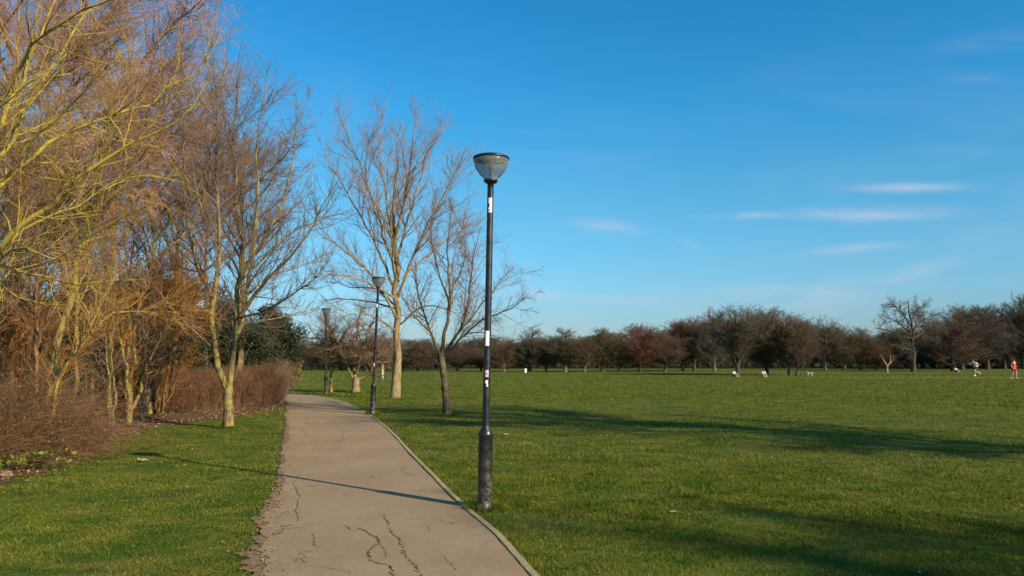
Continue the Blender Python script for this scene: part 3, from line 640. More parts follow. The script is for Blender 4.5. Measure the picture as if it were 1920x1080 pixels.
birch(35, 450, 30.5, 250, 120, 110, 5000, 'pale-stemmed tree rising behind the brown hedge, right of the twin-stemmed tree', 'maple', lean=10, tr=.03, twk='brown')

birch(36, 285, 25, 170, 120, 130, 4500, 'brown-twigged tree in the middle of the left wood, behind the stout stump', 'hazel', lean=20, tr=.02, twk='brown', r0=.08)
birch(37, 140, 27, 120, 130, 150, 6500, 'pinkish-brown tree deep in the wood behind the row of small trunks', 'orange', lean=-10, tr=.0, r0=.09)
birch(38, 385, 29, 300, 90, 90, 6000, 'brown-twigged tree deep in the wood, seen through the twin-stemmed tree', 'dark', lean=5, tr=.04, twk='brown', r0=.08)
# leaning and upright stems among the undergrowth
LV = lambda n, L=1.2, t0=.42: [dict(n=max(8, n // 40), t=(t0, 1), ang=(38, 12), lr=.4, fall=.4, K=7, wig=.14, trop=(0, 0, .07), rr=.55, rk=.012, rmin=.006, Lmax=L * 1.5, keep=True),
                       dict(n=n // 6, t=(.15, 1), ang=(42, 14), lr=.45, fall=.3, K=5, wig=.16, rk=.010, rmin=.0045, Lmax=L * .8, keep=True),
                       dict(n=n, t=(.1, 1), ang=(42, 16), lr=.5, K=4, wig=.16, rk=.009, rmin=.0032, Lmax=L * .35)]
wood_tree(41, 88, 15.5, [([(92, 730), (112, 650), (128, 560), (150, 470), (180, 380), (190, 280), (205, 200)], .115, .02), ([(130, 555), (105, 450, .4), (90, 340, .8), (100, 220, 1)], .05, .01), ([(160, 440), (230, 350, -.5), (280, 270, -.8)], .035, .008)],
          LV(3200), (bk['hazel'], tw['yellow'], tw['yellow']), 'thick slanting trunk rising from the brambles at the left')
wood_tree(42, 100, 14.5, [([(108, 720), (150, 650), (204, 592), (265, 585), (350, 588)], .045, .01), ([(150, 650), (195, 560, .3), (225, 500, .5)], .025, .008)],
          LV(1500, .9), (bk['lichen'], tw['yellow'], tw['orange']), 'thin bent pale trunk whose bough runs out level toward the twin-stemmed tree')
for i, (x, D, tx, ty, r, mt, lab) in enumerate([(22, 16.5, 35, 330, .085, 'orange', 'upright orange-brown trunk nearest the left edge'), (52, 18, 58, 300, .06, 'hazel', 'slim upright trunk, third from the left edge'),
                                                (66, 15, 78, 420, .055, 'orange', 'slim brown trunk just left of the slanting trunk'), (-18, 14, -30, 300, .08, 'lichen', 'lichened trunk cut by the left edge of the picture'),
                                                (140, 20, 170, 260, .06, 'hazel', 'grey trunk standing behind the slanting trunk')]):
    wood_tree(50 + i, x, D, [([(x + 2, 700), (x + 4, 600), ((x + tx) / 2, 500), (tx, ty)], r, .02), ([(x + 6, 580), (x + 40, 490, .4), (x + 60, 400, .8)], r * .4, .008)], LV(2200), (bk[mt], tw['brown'], tw[['orange', 'tan', 'orange', 'yellow', 'brown'][i]]), lab)
for i, (x, D, tx, ty, r, mt, lab) in enumerate([(170, 24, 150, 380, .055, 'hazel', 'slim stem in the shade behind the second small trunk'), (228, 26, 250, 360, .06, 'hazel', 'grey-green stem behind the stout stump'), (292, 27.5, 300, 380, .05, 'orange', 'brown stem at the left end of the hedge'),
                                                (322, 28, 345, 330, .05, 'hazel', 'thin stem rising from the middle of the hedge, left of the twin-stemmed tree'), (118, 22, 100, 330, .06, 'lichen', 'lichened stem between the slanting trunk and the first sapling'), (8, 20, 20, 280, .06, 'hazel', 'grey stem deep in the wood at the left edge')]):
    wood_tree(110 + i, x, D, [([(x + 2, 700), (x - 6, 620), ((x + tx) / 2 + 5, 520), (tx, ty)], r, .015), ([(x - 4, 640), (x + 25, 540, .5), (x + 30, 460, .9)], r * .6, .008), ([(x, 600), (x - 30, 520, -.5), (x - 36, 430, -.7)], r * .5, .008)], LV(1500, 1.2, .45), (bk[mt], tw['brown'], tw[['tan', 'brown', 'orange', 'tan', 'yellow', 'brown'][i]]), lab)
# multi stemmed hazels at the edge of the bed
def coppice(seed, bx, by, D, ends, r, label, mt='hazel', twk='brown', n=1600, leafy=None, wig=.05, t0=.3):
    b = G(bx, by); D = b[1]; rg = np.random.default_rng(seed); st = []
    for i, (x, y) in enumerate(ends):
        dy = rg.uniform(-1, 1) * min(2.2, (by - y) / 130)
        st.append((px(D, (bx + rg.uniform(-6, 6), by, rg.uniform(-.15, .15)), (bx + (x - bx) * .3 + rg.uniform(-5, 5), by + (y - by) * .33, dy * .3), (bx + (x - bx) * .6 + rg.uniform(-14, 12), by + (y - by) * .66, dy * .7), (x, y, dy)), r * rg.uniform(.6, 1.1), .008))
    return make_tree('coppiced_tree', b, st, LV(n, 1.2, t0), bk[mt], tw[twk], tw[twk], label, seed=seed, tipleaf=leafy, jit=wig)
coppice(61, 152, 792, 0, [(140, 560), (165, 520), (185, 600)], .045, 'thin forked sapling at the left end of the row of small trunks')
coppice(62, 178, 792, 0, [(180, 540), (200, 470), (160, 480)], .042, 'thin pale sapling second in the row of small trunks')
coppice(63, 207, 797, 0, [(185, 610), (178, 500), (215, 560), (232, 640)], .06, 'pale ring-marked trunk with crooked stem, third in the row of small trunks')
coppice(64, 242, 794, 0, [(190, 480), (215, 420), (235, 400), (262, 430), (290, 500), (325, 540), (220, 560)], .075, 'stout stump with a vase of pale stems at the middle of the wood edge', twk='orange', n=3200, leafy=(lf['orange'], 800, .06, .05), t0=.5)
coppice(65, 268, 788, 0, [(260, 560), (285, 520), (310, 580), (345, 520), (300, 640)], .05, 'dark-stemmed clump leaning right beside the stout stump', 'dark', 'brown', 2600)
# orange leaved clump
rg = np.random.default_rng(70)
coppice(70, 300, 778, 0, [(235, 545), (262, 520), (290, 505), (318, 515), (345, 530), (372, 560), (250, 600), (385, 600), (330, 590)], .04, 'bush with orange-brown dead leaves and tangled twigs above the brown hedge', 'orange', 'orange', 6500, (lf['orange'], 2000, .07, .06), t0=.62)
coppice(71, 40, 830, 0, [(-20, 600), (20, 560), (60, 600), (90, 640), (-40, 660), (120, 620)], .03, 'orange-twigged bush behind the brambles at the left edge', 'orange', 'orange', 4000, (lf['orange'], 700, .05, .05), t0=.5)

# evergreen and olive bushes filling the wood
def bush(name, base, sx, sy, sz, n, size, mat, label, seed, cat='bush', group=None, stemm='dark', nc=26, z0=.0):
    rg = np.random.default_rng(seed); e = empty(name, base, label, cat, group)
    C = norm(rg.standard_normal((nc, 3))) * rg.random((nc, 1)) ** .4 * np.array([sx, sy, sz * .5]) * .82 + np.array([0, 0, sz * .5 + z0]); rr = (.18 + .2 * rg.random(nc)) * min(sx, sz)
    i = rg.integers(0, nc, n); d = norm(rg.standard_normal((n, 3))) * (rg.random((n, 1)) ** .45)
    Q = C[i] + d * rr[i][:, None] * np.array([1.15, 1.15, .9]); Q = Q[Q[:, 2] > .02]
    V, f, a = leaves(Q, size * (.6 + .8 * rg.random(len(Q))), rg); mesh('foliage', V, [f], mat, e, attr=a)
    S = []; 
    for k in range(nc): S.append(catmull([[rg.uniform(-.2, .2) * sx, rg.uniform(-.2, .2) * sy, -.03], [C[k, 0] * .4, C[k, 1] * .4, C[k, 2] * .5], C[k]], 7))
    V, q = tubes(np.array(S), np.linspace(.05, .01, 7)[None, :] * np.ones((nc, 1)) * min(1, sz / 4), 5); mesh('stems', V, q, bk[stemm], e, True)
    return e
def at(x, D): b = P(x, 700, D); b[2] = 0; return b
bush('holly_bush', at(490, 32.5), 1.9, 1.4, 4.4, 32000, .075, lf['green'], 'dark green holly at the right end of the wood, above the hedge', 81)
bush('holly_bush', at(432, 30.8), 1.5, 1.2, 4.2, 18000, .075, lf['green'], 'dark evergreen behind the fork of the twin-stemmed tree', 82)
bush('holly_bush', at(345, 29.5), 1.9, 1.4, 3.9, 22000, .075, lf['green'], 'dark evergreen low in the gap right of the stout stump', 83)
bush('evergreen_bush', at(370, 33.5), 2.4, 1.8, 5.9, 15000, .11, lf['olive'], 'tall olive-brown evergreen rising left of the twin-stemmed tree', 84)
bush('evergreen_bush', at(262, 28.2), 2.4, 1.4, 5.2, 24000, .09, lf['olive'], 'olive evergreen behind the orange-leaved bush', 85)
bush('evergreen_bush', at(170, 24.6), 2.2, 1.0, 4.3, 24000, .08, lf['green'], 'deep green evergreen behind the row of small trunks', 86)
bush('evergreen_bush', at(45, 21), 2.2, 1.2, 4.2, 24000, .08, lf['green'], 'deep green evergreen behind the left edge trunks', 87)
bush('evergreen_bush', at(-60, 18.5), 1.8, 1.2, 4.0, 12000, .09, lf['olive'], 'olive evergreen at the left edge, deep in the wood', 88)
bush('evergreen_bush', at(200, 35), 3.6, 2.0, 6.2, 12000, .12, lf['olive'], 'brownish evergreen deepest in the left wood', 89)
bush('yellow_bush', at(545, 46), .8, .8, 2.8, 4500, .08, leafmat('yellow_leaf', (.20, .15, .045), (.12, .10, .035)), 'small yellow-brown bush beyond the end of the hedge', 90)

# brown twig hedge along the bed
def twig_hedge(name, line, h, depth, n, mat, label, seed, rbase=.006, tilt=.16, leaf=None):
    rg = np.random.default_rng(seed); ln = np.array(line); b = ln[0]; e = empty(name, b, label, 'hedge')
    u = rg.random(n) * (len(ln) - 1); i = np.minimum(u.astype(int), len(ln) - 2); f = (u - i)[:, None]; p = ln[i] * (1 - f) + ln[i + 1] * f
    T = norm(ln[i + 1] - ln[i]); Nn = np.stack([-T[:, 1], T[:, 0], 0 * T[:, 2]], -1); p = p + Nn * (depth * (rg.random((n, 1)) ** 1.0)) + .05 * rg.standard_normal((n, 3)) * np.array([1, 1, 0]) - b; p[:, 2] = 0
    H = h * (.55 + .5 * rg.random(n)) * (1 + .09 * np.sin(u * 9)); d = norm(np.stack([tilt * rg.standard_normal(n), tilt * rg.standard_normal(n), np.ones(n)], -1)); K = 5; out = np.empty((n, K, 3)); out[:, 0] = p
    for k in range(1, K): d = norm(d + .10 * rg.standard_normal((n, 3)) * np.array([1, 1, .4])); out[:, k] = out[:, k - 1] + d * (H / (K - 1))[:, None]
    rad = rbase * (.7 + .7 * rg.random(n))[:, None] * np.linspace(1, .45, K)[None, :]
    V, q = tubes(out, rad, 3); mesh('stems', V, q, mat, e)
    pp, pr = kids(rg, out, rad, n * 2, t=(.25, 1), ang=(35, 14), lr=.35, K=3, wig=.15, trop=(0, 0, .1), rmin=.0035); V, q = tubes(pp, pr, 3); mesh('twigs', V, q, mat, e)
    if leaf: 
        idx = rg.integers(0, len(pp), leaf[1]); V, f, a = leaves(pp[idx, 2], leaf[2] * (.6 + .8 * rg.random(leaf[1])), rg); mesh('leaves', V, [f], leaf[0], e, attr=a)
    return e
hl = [at(527, 31.0), at(480, 28.5), at(400, 26.8), at(335, 25.8), at(280, 25.0)]
twig_hedge('twig_hedge', hl, 1.42, -1.6, 6500, tw['red'], 'reddish-brown leafless hedge running from the path to the stout stump', 91, .006, .26, leaf=(lf['dry'], 9000, .04))
twig_hedge('twig_hedge', [at(531, 31.2), at(533, 34.5)], 1.6, .9, 2400, tw['tan'], 'pale brown upright end of the hedge at the path bend', 92, .006)

# brambles
def bramble(base, sx, sy, sz, n, mat, label, seed, leafm, nl, lsz=.05, name='bramble_bush'):
    rg = np.random.default_rng(seed); e = empty(name, base, label, 'bush'); K = 8
    p = np.stack([sx * rg.uniform(-1, 1, n), sy * rg.uniform(-1, 1, n), np.zeros(n)], -1); an = rg.random(n) * 2 * math.pi; el = rg.uniform(.5, 1.45, n)
    d = np.stack([np.cos(an) * np.cos(el), np.sin(an) * np.cos(el), np.sin(el)], -1); L = sz * rg.uniform(.8, 2.1, n); out = np.empty((n, K, 3)); out[:, 0] = p
    for k in range(1, K): d = norm(d + .14 * rg.standard_normal((n, 3)) + np.array([0, 0, -.16])); out[:, k] = out[:, k - 1] + d * (L / (K - 1))[:, None]
    out[..., 2] = np.abs(out[..., 2]); rad = .0055 * (.6 + .7 * rg.random(n))[:, None] * np.linspace(1, .4, K)[None, :]
    V, q = tubes(out, rad, 3); mesh('stems', V, q, mat, e)
    pp, pr = kids(rg, out, rad, n * 4, t=(.1, 1), ang=(55, 20), lr=.25, K=4, wig=.25, rmin=.0025); pp[..., 2] = np.abs(pp[..., 2]); V, q = tubes(pp, pr, 3); mesh('twigs', V, q, mat, e)
    idx = rg.integers(0, len(pp), nl); C = pp[idx, 3] + .03 * rg.standard_normal((nl, 3)); V, f, a = leaves(C, lsz * (.5 + rg.random(nl)), rg); mesh('leaves', V, [f], leafm, e, attr=a)
    return e
bramble(at(50, 14.6), .85, 1.0, .95, 1500, tw['bramble'], 'brown leafless brambles at the left, in front of the slanting trunk', 95, lf['dry'], 6000, .032)
bramble(at(-50, 13.3), .8, 1.1, 1.05, 1400, tw['bramble'], 'tangled brown brambles filling the left edge of the picture', 96, lf['dry'], 5500, .032)
bramble(at(118, 15.8), .4, .5, .42, 500, tw['tan'], 'low tan bramble clump at the right foot of the slanting trunk', 97, lf['ivy'], 90, .06)
bramble(at(5, 17.8), 1.5, .9, 1.1, 2000, tw['brown'], 'taller dark brambles behind, between the left edge trunks', 98, lf['olive'], 4500)
bramble(at(190, 27.5), 2.8, .9, .95, 1800, tw['grey'], 'dark undergrowth behind the row of small trunks', 99, lf['green'], 6000, .08)
bramble(at(300, 26), .7, .4, .6, 700, tw['red'], 'brown twiggy undergrowth at the left end of the hedge', 100, lf['orange'], 800)
# ivy
def ivy(base, sx, sy, sz, n, label, seed, size=.085):
    rg = np.random.default_rng(seed); e = empty('ivy_plant', base, label, 'plant'); C = np.stack([sx * rg.standard_normal(n) * .5, sy * rg.standard_normal(n) * .5, sz * (.15 + .85 * rg.random(n))], -1)
    V, f, a = leaves(C, size * (.6 + .7 * rg.random(n)), rg, up=.4, asp=.85); mesh('leaves', V, [f], lf['ivy'], e, attr=a)
    m_ = 5; S = np.array([catmull([[0, 0, 0], C[k] * [.5, .5, .6], C[k]], 5) for k in range(m_)]); V, q = tubes(S, np.full((m_, 5), .003), 3); mesh('stems', V, q, tw['brown'], e)
ivy(G(38, 878), .75, .35, .26, 330, 'bright green ivy patch at the foot of the brambles, left edge', 101)
ivy(G(-50, 892), .6, .4, .3, 300, 'ivy patch cut by the left edge of the picture', 102)
ivy(G(110, 858), .25, .2, .12, 60, 'small ivy sprig on the leaf litter right of the bright green patch', 103, .07)
ivy(G(146, 826), .3, .2, .16, 50, 'few yellow-green ivy leaves at the foot of the tan bramble clump', 104, .08)

# stone at left edge
def rock(base, sx, sy, sz, mat, label, seed, name='stone'):
    rg = np.random.default_rng(seed); prof = [(.001, 1), (.45, .95), (.8, .7), (1, .35), (1.02, 0), (.95, -.2)]; V, q = lathe(prof, 14); V = V * [sx, sy, sz] * (1 + .09 * rg.standard_normal((len(V), 1)))
    o = mesh(name, V, q, mat, None, True, base); tag(o, label, name.replace('_', ' ')); return o
rock(G(8, 891), .13, .09, .07, plain('pink_stone', (.22, .13, .09), .95), 'pinkish-brown stone on the grass in front of the ivy', 1)

# litter and leaves
def scrap(c, s, label, seed, name='litter'):
    rg = np.random.default_rng(seed); n = 6; xs = np.linspace(-1, 1, n); Z = rg.random((n, n)) * .35 + .05; XX, YY = np.meshgrid(xs, xs * .5); XX = XX + .1 * rg.standard_normal(XX.shape)
    V = np.stack([XX, YY, Z], -1).reshape(-1, 3) * s; a = rg.random() * 3; V = V @ np.array([[math.cos(a), math.sin(a), 0], [-math.sin(a), math.cos(a), 0], [0, 0, 1]])
    i = (np.arange(n - 1)[:, None] * n + np.arange(n - 1)[None]).ravel(); c = np.array(c); c[2] += .02
    o = mesh(name, V, [np.stack([i, i + 1, i + 1 + n, i + n], -1)], M['litter'], None, False, c); tag(o, label, 'litter')
scrap(G(268, 866), .085, 'crumpled white paper on the left lawn beside the tip of the lamp shadow', 1)
scrap(G(1262, 963), .034, 'white scrap on the grass right of the nearest lamp post base', 3)
scrap(G(350, 916), .02, 'pale scrap on the left lawn below the lamp shadow', 4)
scrap(G(90, 994), .016, 'tiny pale scrap on the grass at the lower left', 5)
scrap(G(1400, 808), .07, 'white scrap lying in the long tree shadow across the field', 6)
scrap(G(948, 816), .05, 'small white scrap on the grass just right of the nearest lamp post', 7)
rg = np.random.default_rng(5)
def scatter(n, fn, size, mat, name, label, z=.02, up=.3):
    C = fn(n); C = C[(C[:, 0] < lx(C[:, 1]) + .35) | (C[:, 0] > rx(C[:, 1]) + .1)]; C[:, 2] = hgt(C[:, 0], C[:, 1]) + z + .015 * rg.random(len(C))
    V, f, a = leaves(C, size * (.5 + rg.random(len(C))), rg, up=up); o = mesh(name, V, [f], mat, attr=a); tag(o, label, 'leaves', kind='stuff')
def on_bed(n): y = rg.uniform(8, 36, n); x = bxx(y) - np.abs(rg.standard_normal(n)) * 2.0 + .35 + .25 * rg.standard_normal(n); return np.stack([x, y, 0 * y], -1)
def on_lawn(n): y = 5 + 33 * rg.random(n) ** 1.6; x = bxx(y) + (lx(y) - bxx(y)) * rg.random(n) ** 1.5; return np.stack([x, y, 0 * y], -1)
def on_right(n): y = 5 + 30 * rg.random(n) ** 1.5; x = rx(y) + np.abs(rg.standard_normal(n)) * (2 + y * .25); return np.stack([x, y, 0 * y], -1)
scatter(9000, on_bed, .055, lf['litter'], 'leaf_litter', 'brown fallen leaves and twigs on the soil under the wood')
scatter(150, on_lawn, .032, lf['pale'], 'fallen_leaves', 'pale fallen leaves scattered on the left lawn', .035)
scatter(90, on_right, .03, lf['pale'], 'fallen_leaves', 'few pale fallen leaves scattered on the field grass', .035)
def on_verge(n): y = 5 + 28 * rg.random(n) ** 1.4; x = lx(y) - .05 + .14 * rg.standard_normal(n); return np.stack([x, y, 0 * y], -1)
scatter(1500, on_verge, .03, lf['litter'], 'leaf_litter', 'brown bits of leaf along the ragged left edge of the path', .01)

# ------------------------------------------------------------------ far treeline
far_bark = {k: bark('far_bark_' + k, a, b_) for k, a, b_ in (('grey', (.12, .095, .065), (.17, .135, .095)), ('dark', (.05, .04, .032), (.09, .07, .055)))}
FT = {'brown': twigmat('far_brown', (.115, .080, .048), (.080, .057, .036), .5), 'red': twigmat('far_red', (.145, .060, .034), (.10, .046, .029), .5), 'purple': twigmat('far_purple', (.105, .068, .045), (.075, .050, .035), .5),
      'olive': twigmat('far_olive', (.105, .084, .036), (.072, .058, .028), .5), 'grey': twigmat('far_grey', (.105, .082, .055), (.075, .059, .042), .5), 'bluegrey': twigmat('far_bluegrey', (.072, .060, .047), (.052, .045, .036), .5),
      'tan': twigmat('far_tan', (.13, .088, .05), (.09, .062, .036), .5)}
def proto(seed, kind):
    rg = np.random.default_rng(seed); H = 10.0
    if kind == 'round': z0, n, ang, lr, tr = .10, 110, 54, .75, .07
    elif kind == 'vase': z0, n, ang, lr, tr = .14, 60, 40, .62, .06
    elif kind == 'tall': z0, n, ang, lr, tr = .12, 80, 42, .46, .07
    else: z0, n, ang, lr, tr = .15, 70, 62, .58, .03
    tr_ = [np.array([0, 0, 0.]), np.array([.1, 0, H * .25]), np.array([rg.uniform(-.3, .3), rg.uniform(-.3, .3), H * .55]), np.array([rg.uniform(-.5, .5), .1, H * .93])]
    st = [(tr_, .26, .04)]
    if kind == 'vase':
        for k in range(6): a = k * 1.05 + rg.uniform(-.3, .3); st.append(([np.array([0, 0, H * .12]), np.array([math.cos(a) * .8, math.sin(a) * .8, H * .35]), np.array([math.cos(a) * 2.6, math.sin(a) * 2.6, H * .88])], .14, .03))
    m = 1 if kind != 'sparse' else .45
    ev = ((0, 0, H * .56), (4.5, 4.5, H * .45)) if kind != 'tall' else ((0, 0, H * .55), (3.1, 3.1, H * .46))
    return make_tree('far_tree', (0, 0, 0), st, [dict(n=n, t=(z0, .97), ang=(ang, 10), lr=lr, fall=.62, K=8, wig=.09, trop=(0, 0, tr), rr=.6, rk=.018, rmin=.03, Lmax=5, S=4, env=ev, keep=(kind == 'vase')),
         dict(n=int(1000 * m), t=(.15, 1), ang=(45, 14), lr=.42, fall=.35, K=5, wig=.14, trop=(0, 0, .04), rk=.015, rmin=.016, S=3, Lmax=2.2, env=ev),
         dict(n=int(10500 * m), t=(.1, 1), ang=(45, 16), lr=.55, fall=.3, K=4, wig=.16, rk=.012, rmin=.011, Lmax=.95, env=ev)],
         far_bark['dark'], FT['brown'], FT['brown'], 'x', seed=seed, nb=1, K0=10, S0=6)
PR = {k: [proto(200 + 10 * i + j, k) for j in range(2)] for i, k in enumerate(('round', 'vase', 'tall', 'sparse'))}
FAR = [ # px x, top y, base y, width px, kind, colour, bark, label
 (785, 640, 696, 84, 'round', 'brown', 'dark', 'round brown tree low behind the thick pale trunk, on its right'),
 (858, 645, 696, 70, 'round', 'purple', 'dark', 'brown tree far behind the dark curved trunk'),
 (902, 655, 696, 50, 'round', 'brown', 'dark', 'low brown tree hidden partly by the nearest lamp post, on its left'),
 (945, 640, 697, 62, 'round', 'tan', 'grey', 'yellowish-brown tree just right of the nearest lamp post'),
 (993, 617, 697, 66, 'tall', 'grey', 'dark', 'grey twiggy-topped tree second right of the nearest lamp post'),
 (1024, 642, 697, 46, 'round', 'purple', 'dark', 'dark low tree between two grey-topped trees of the far treeline'),
 (1060, 616, 697.5, 62, 'tall', 'olive', 'grey', 'olive-grey tree with pale trunk, third tall crown right of the lamp post'),
 (1097, 634, 697.5, 50, 'round', 'brown', 'grey', 'pale-trunked brown tree with lower crown between two olive trees'),
 (1130, 614, 697, 64, 'tall', 'olive', 'dark', 'dark olive tree left of the red-brown tree'),
 (1160, 645, 697, 50, 'round', 'purple', 'dark', 'low dark tree at the left foot of the red-brown tree'),
 (1200, 610, 697, 92, 'round', 'red', 'dark', 'reddest broad tree of the far treeline'),
 (1247, 622, 697, 78, 'round', 'purple', 'dark', 'purple-brown tree touching the reddest tree on its right'),
 (1280, 602, 695, 72, 'round', 'red', 'dark', 'reddish tree left of the big fuzzy grey-brown group'),
 (1302, 596, 695, 80, 'vase', 'tan', 'grey', 'pale-trunked tree left of the big fuzzy group'),
 (1340, 596, 696, 78, 'round', 'grey', 'grey', 'grey-brown tree with short pale trunk at the left of the fuzzy group'),
 (1383, 574, 704, 112, 'vase', 'grey', 'dark', 'tallest spiky tree at the left of the front group on the field'),
 (1437, 580, 703, 106, 'round', 'brown', 'dark', 'broad middle tree of the front group on the field'),
 (1481, 590, 704, 92, 'vase', 'brown', 'dark', 'leaning-stemmed tree at the right of the front group'),
 (1494, 600, 704, 66, 'round', 'purple', 'dark', 'rightmost tree of the front group, upright trunk'),
 (1548, 592, 694, 66, 'sparse', 'grey', 'grey', 'pale thin see-through tree right of the front group'),
 (1583, 612, 694, 66, 'round', 'brown', 'grey', 'brown tree with pale straight trunk right of the see-through tree'),
 (1614, 614, 694, 46, 'tall', 'olive', 'dark', 'narrow olive tree left of the lone oak'),
 (1643, 648, 694, 58, 'round', 'red', 'dark', 'low reddish tree behind the small pale pollard'),
 (1788, 604, 696, 118, 'round', 'purple', 'dark', 'low spreading purplish tree right of the lone oak'),
 (1805, 576, 693, 92, 'round', 'brown', 'dark', 'tall brown tree rising behind the low spreading tree'),
 (1852, 572, 693, 84, 'tall', 'bluegrey', 'dark', 'dark grey see-through tree behind the runner in white'),
 (1884, 574, 692, 74, 'vase', 'bluegrey', 'dark', 'dark grey tree left of the person in red'),
 (1920, 556, 692, 96, 'round', 'brown', 'dark', 'brown tree at the right edge, behind the person in red'),
 (1975, 540, 692, 110, 'tall', 'olive', 'dark', 'tall olive tree beyond the right edge'),
 (756, 652, 696, 50, 'round', 'tan', 'dark', 'small tan tree at the right foot of the thick pale trunk'),
 (700, 640, 695, 90, 'round', 'brown', 'dark', 'brown tree far behind the leaning lamp post'),
 (640, 640, 694, 90, 'round', 'tan', 'dark', 'tan tree far behind the pollard'),
 (585, 640, 693, 84, 'round', 'tan', 'dark', 'tan tree far behind the farthest lamp post'),
 (545, 632, 693, 70, 'round', 'olive', 'dark', 'olive tree far beyond the end of the hedge')]
rg = np.random.default_rng(77); GRP = 'bare trees of the far treeline'
used = set()
def put_far(x, ty, by, wpx, kind, colr, bkn, label, jitter=0):
    b = G(x, by); D = b[1]; H = P(x, ty, D)[2]; wd = wpx / F * D
    pr = PR[kind][rg.integers(0, 2)]; s = H / 9.9; base_w = {'round': 9.2, 'vase': 9.0, 'tall': 6.6, 'sparse': 9.5}[kind]; sxy = wd * 1.5 / base_w
    if label: lab, grp = label, GRP
    return copy_tree(pr, b, rg.random() * 6.28, (sxy, sxy, s), lab, (far_bark[bkn], FT[colr]), group=grp)
for a in FAR: put_far(*a)
x = 520
cols_ = ['brown', 'purple', 'grey', 'olive', 'brown', 'bluegrey', 'brown', 'tan']; REAR = 'dull brown tree in the dense rear row of the far treeline'
while x < 2250:
    base = 690 + rg.uniform(-1, 1); tt = np.interp(x, [520, 760, 1000, 1250, 1400, 1500, 1620, 1700, 1850, 2200], [648, 648, 641, 624, 604, 604, 630, 628, 594, 572]) + rg.uniform(-14, 12)
    put_far(x, tt, base, rg.uniform(60, 95), ['round', 'tall', 'vase'][rg.integers(0, 3)], cols_[rg.integers(0, 7)], 'dark', REAR)
    x += rg.uniform(20, 32)
x = 500; REAR2 = 'low dark tree at the very back of the far treeline'
while x < 2300:
    put_far(x, np.interp(x, [520, 1000, 1250, 1450, 1650, 2200], [662, 660, 650, 640, 655, 625]) + rg.uniform(-6, 6), 686.5, rg.uniform(60, 90), 'round', ['bluegrey', 'purple', 'brown'][rg.integers(0, 3)], 'dark', REAR2)
    x += rg.uniform(20, 30)
for v in PR.values():
    for p_ in v:
        for ch in [c for c in bpy.data.objects if c.parent == p_]: bpy.data.objects.remove(ch)
        bpy.data.objects.remove(p_)
# lone oak
b = G(1712, 697); D = b[1]; K_ = P(1712, 558, D)[2]
st = [(px(D, (1712, 697), (1713, 670), (1712, 630), (1706, 590), (1703, 565)), .34, .06)]
for i, (ex, ey, sy_) in enumerate([(660, 610, .72), (1755, 0, 0)][:0]): pass
rg2 = np.random.default_rng(9)
for (sx_, sy_, ex, ey) in [(1712, 655, 1655, 632), (1712, 650, 1762, 640), (1712, 640, 1645, 615), (1712, 635, 1768, 612), (1712, 628, 1655, 590), (1710, 620, 1755, 588), (1709, 612, 1672, 570), (1708, 600, 1735, 568), (1712, 660, 1690, 655), (1712, 645, 1700, 600), (1711, 630, 1725, 590)]:
    dy = rg2.uniform(-3.2, 3.2); st.append((px(D, (sx_, sy_), ((sx_ + ex) / 2, (sy_ + ey) / 2 - 4, dy * .6), (ex, ey, dy)), .12, .04))
make_tree('oak_tree', b, st, [dict(n=130, t=(.2, 1), ang=(50, 14), lr=.42, fall=.3, K=7, wig=.16, trop=(0, 0, .02), rr=.6, rk=.02, rmin=.03, Lmax=2.2, S=4, frm=1, keep=True),
                              dict(n=1400, t=(.15, 1), ang=(50, 14), lr=.5, fall=.3, K=5, wig=.18, rk=.016, rmin=.016, Lmax=1.3, S=3), dict(n=9000, t=(.1, 1), ang=(48, 16), lr=.6, K=4, wig=.18, rmin=.010, Lmax=.6)],
          far_bark['dark'], FT['bluegrey'], FT['grey'], 'lone dark oak with broad open crown standing against the sky on the right', group=GRP, seed=301, nb=1, S0=8)
b = G(1663, 699); D = b[1]
make_tree('pollarded_tree', b, [(px(D, (1663, 699), (1663, 690), (1664, 684)), .16, .14), (px(D, (1663, 686), (1657, 676), (1651, 666)), .11, .07), (px(D, (1664, 686), (1669, 678), (1669, 667)), .10, .06), (px(D, (1666, 684), (1674, 676), (1676, 668)), .06, .03)],
          [dict(n=60, t=(.4, 1), ang=(50, 15), lr=.8, K=5, wig=.2, rmin=.012, Lmax=.8, frm=1), dict(n=200, t=(.2, 1), ang=(45, 15), lr=.5, K=4, wig=.2, rmin=.009)],
          bk['plane'], FT['brown'], FT['brown'], 'tiny pale pollard with forked arms, left of the lone oak', seed=302, nb=1)
# dark hedge at the back of the field
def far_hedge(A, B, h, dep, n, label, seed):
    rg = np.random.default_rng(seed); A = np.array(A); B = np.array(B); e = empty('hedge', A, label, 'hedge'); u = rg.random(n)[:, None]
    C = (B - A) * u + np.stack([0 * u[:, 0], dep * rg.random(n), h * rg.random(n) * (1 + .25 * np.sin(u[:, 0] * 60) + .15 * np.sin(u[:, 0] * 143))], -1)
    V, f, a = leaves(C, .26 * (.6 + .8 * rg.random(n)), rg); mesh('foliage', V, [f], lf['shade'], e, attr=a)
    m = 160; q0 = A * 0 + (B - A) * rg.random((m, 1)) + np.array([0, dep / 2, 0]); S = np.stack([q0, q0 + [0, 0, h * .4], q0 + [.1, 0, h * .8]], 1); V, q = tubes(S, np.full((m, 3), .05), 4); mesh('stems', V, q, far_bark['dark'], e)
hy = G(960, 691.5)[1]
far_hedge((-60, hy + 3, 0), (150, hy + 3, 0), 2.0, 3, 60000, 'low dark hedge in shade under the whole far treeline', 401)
far_hedge((-60, hy - 18, 0), (-8, hy - 16, 0), 1.3, 1.5, 5000, 'low clipped hedge across the far side of the field on the left', 402)

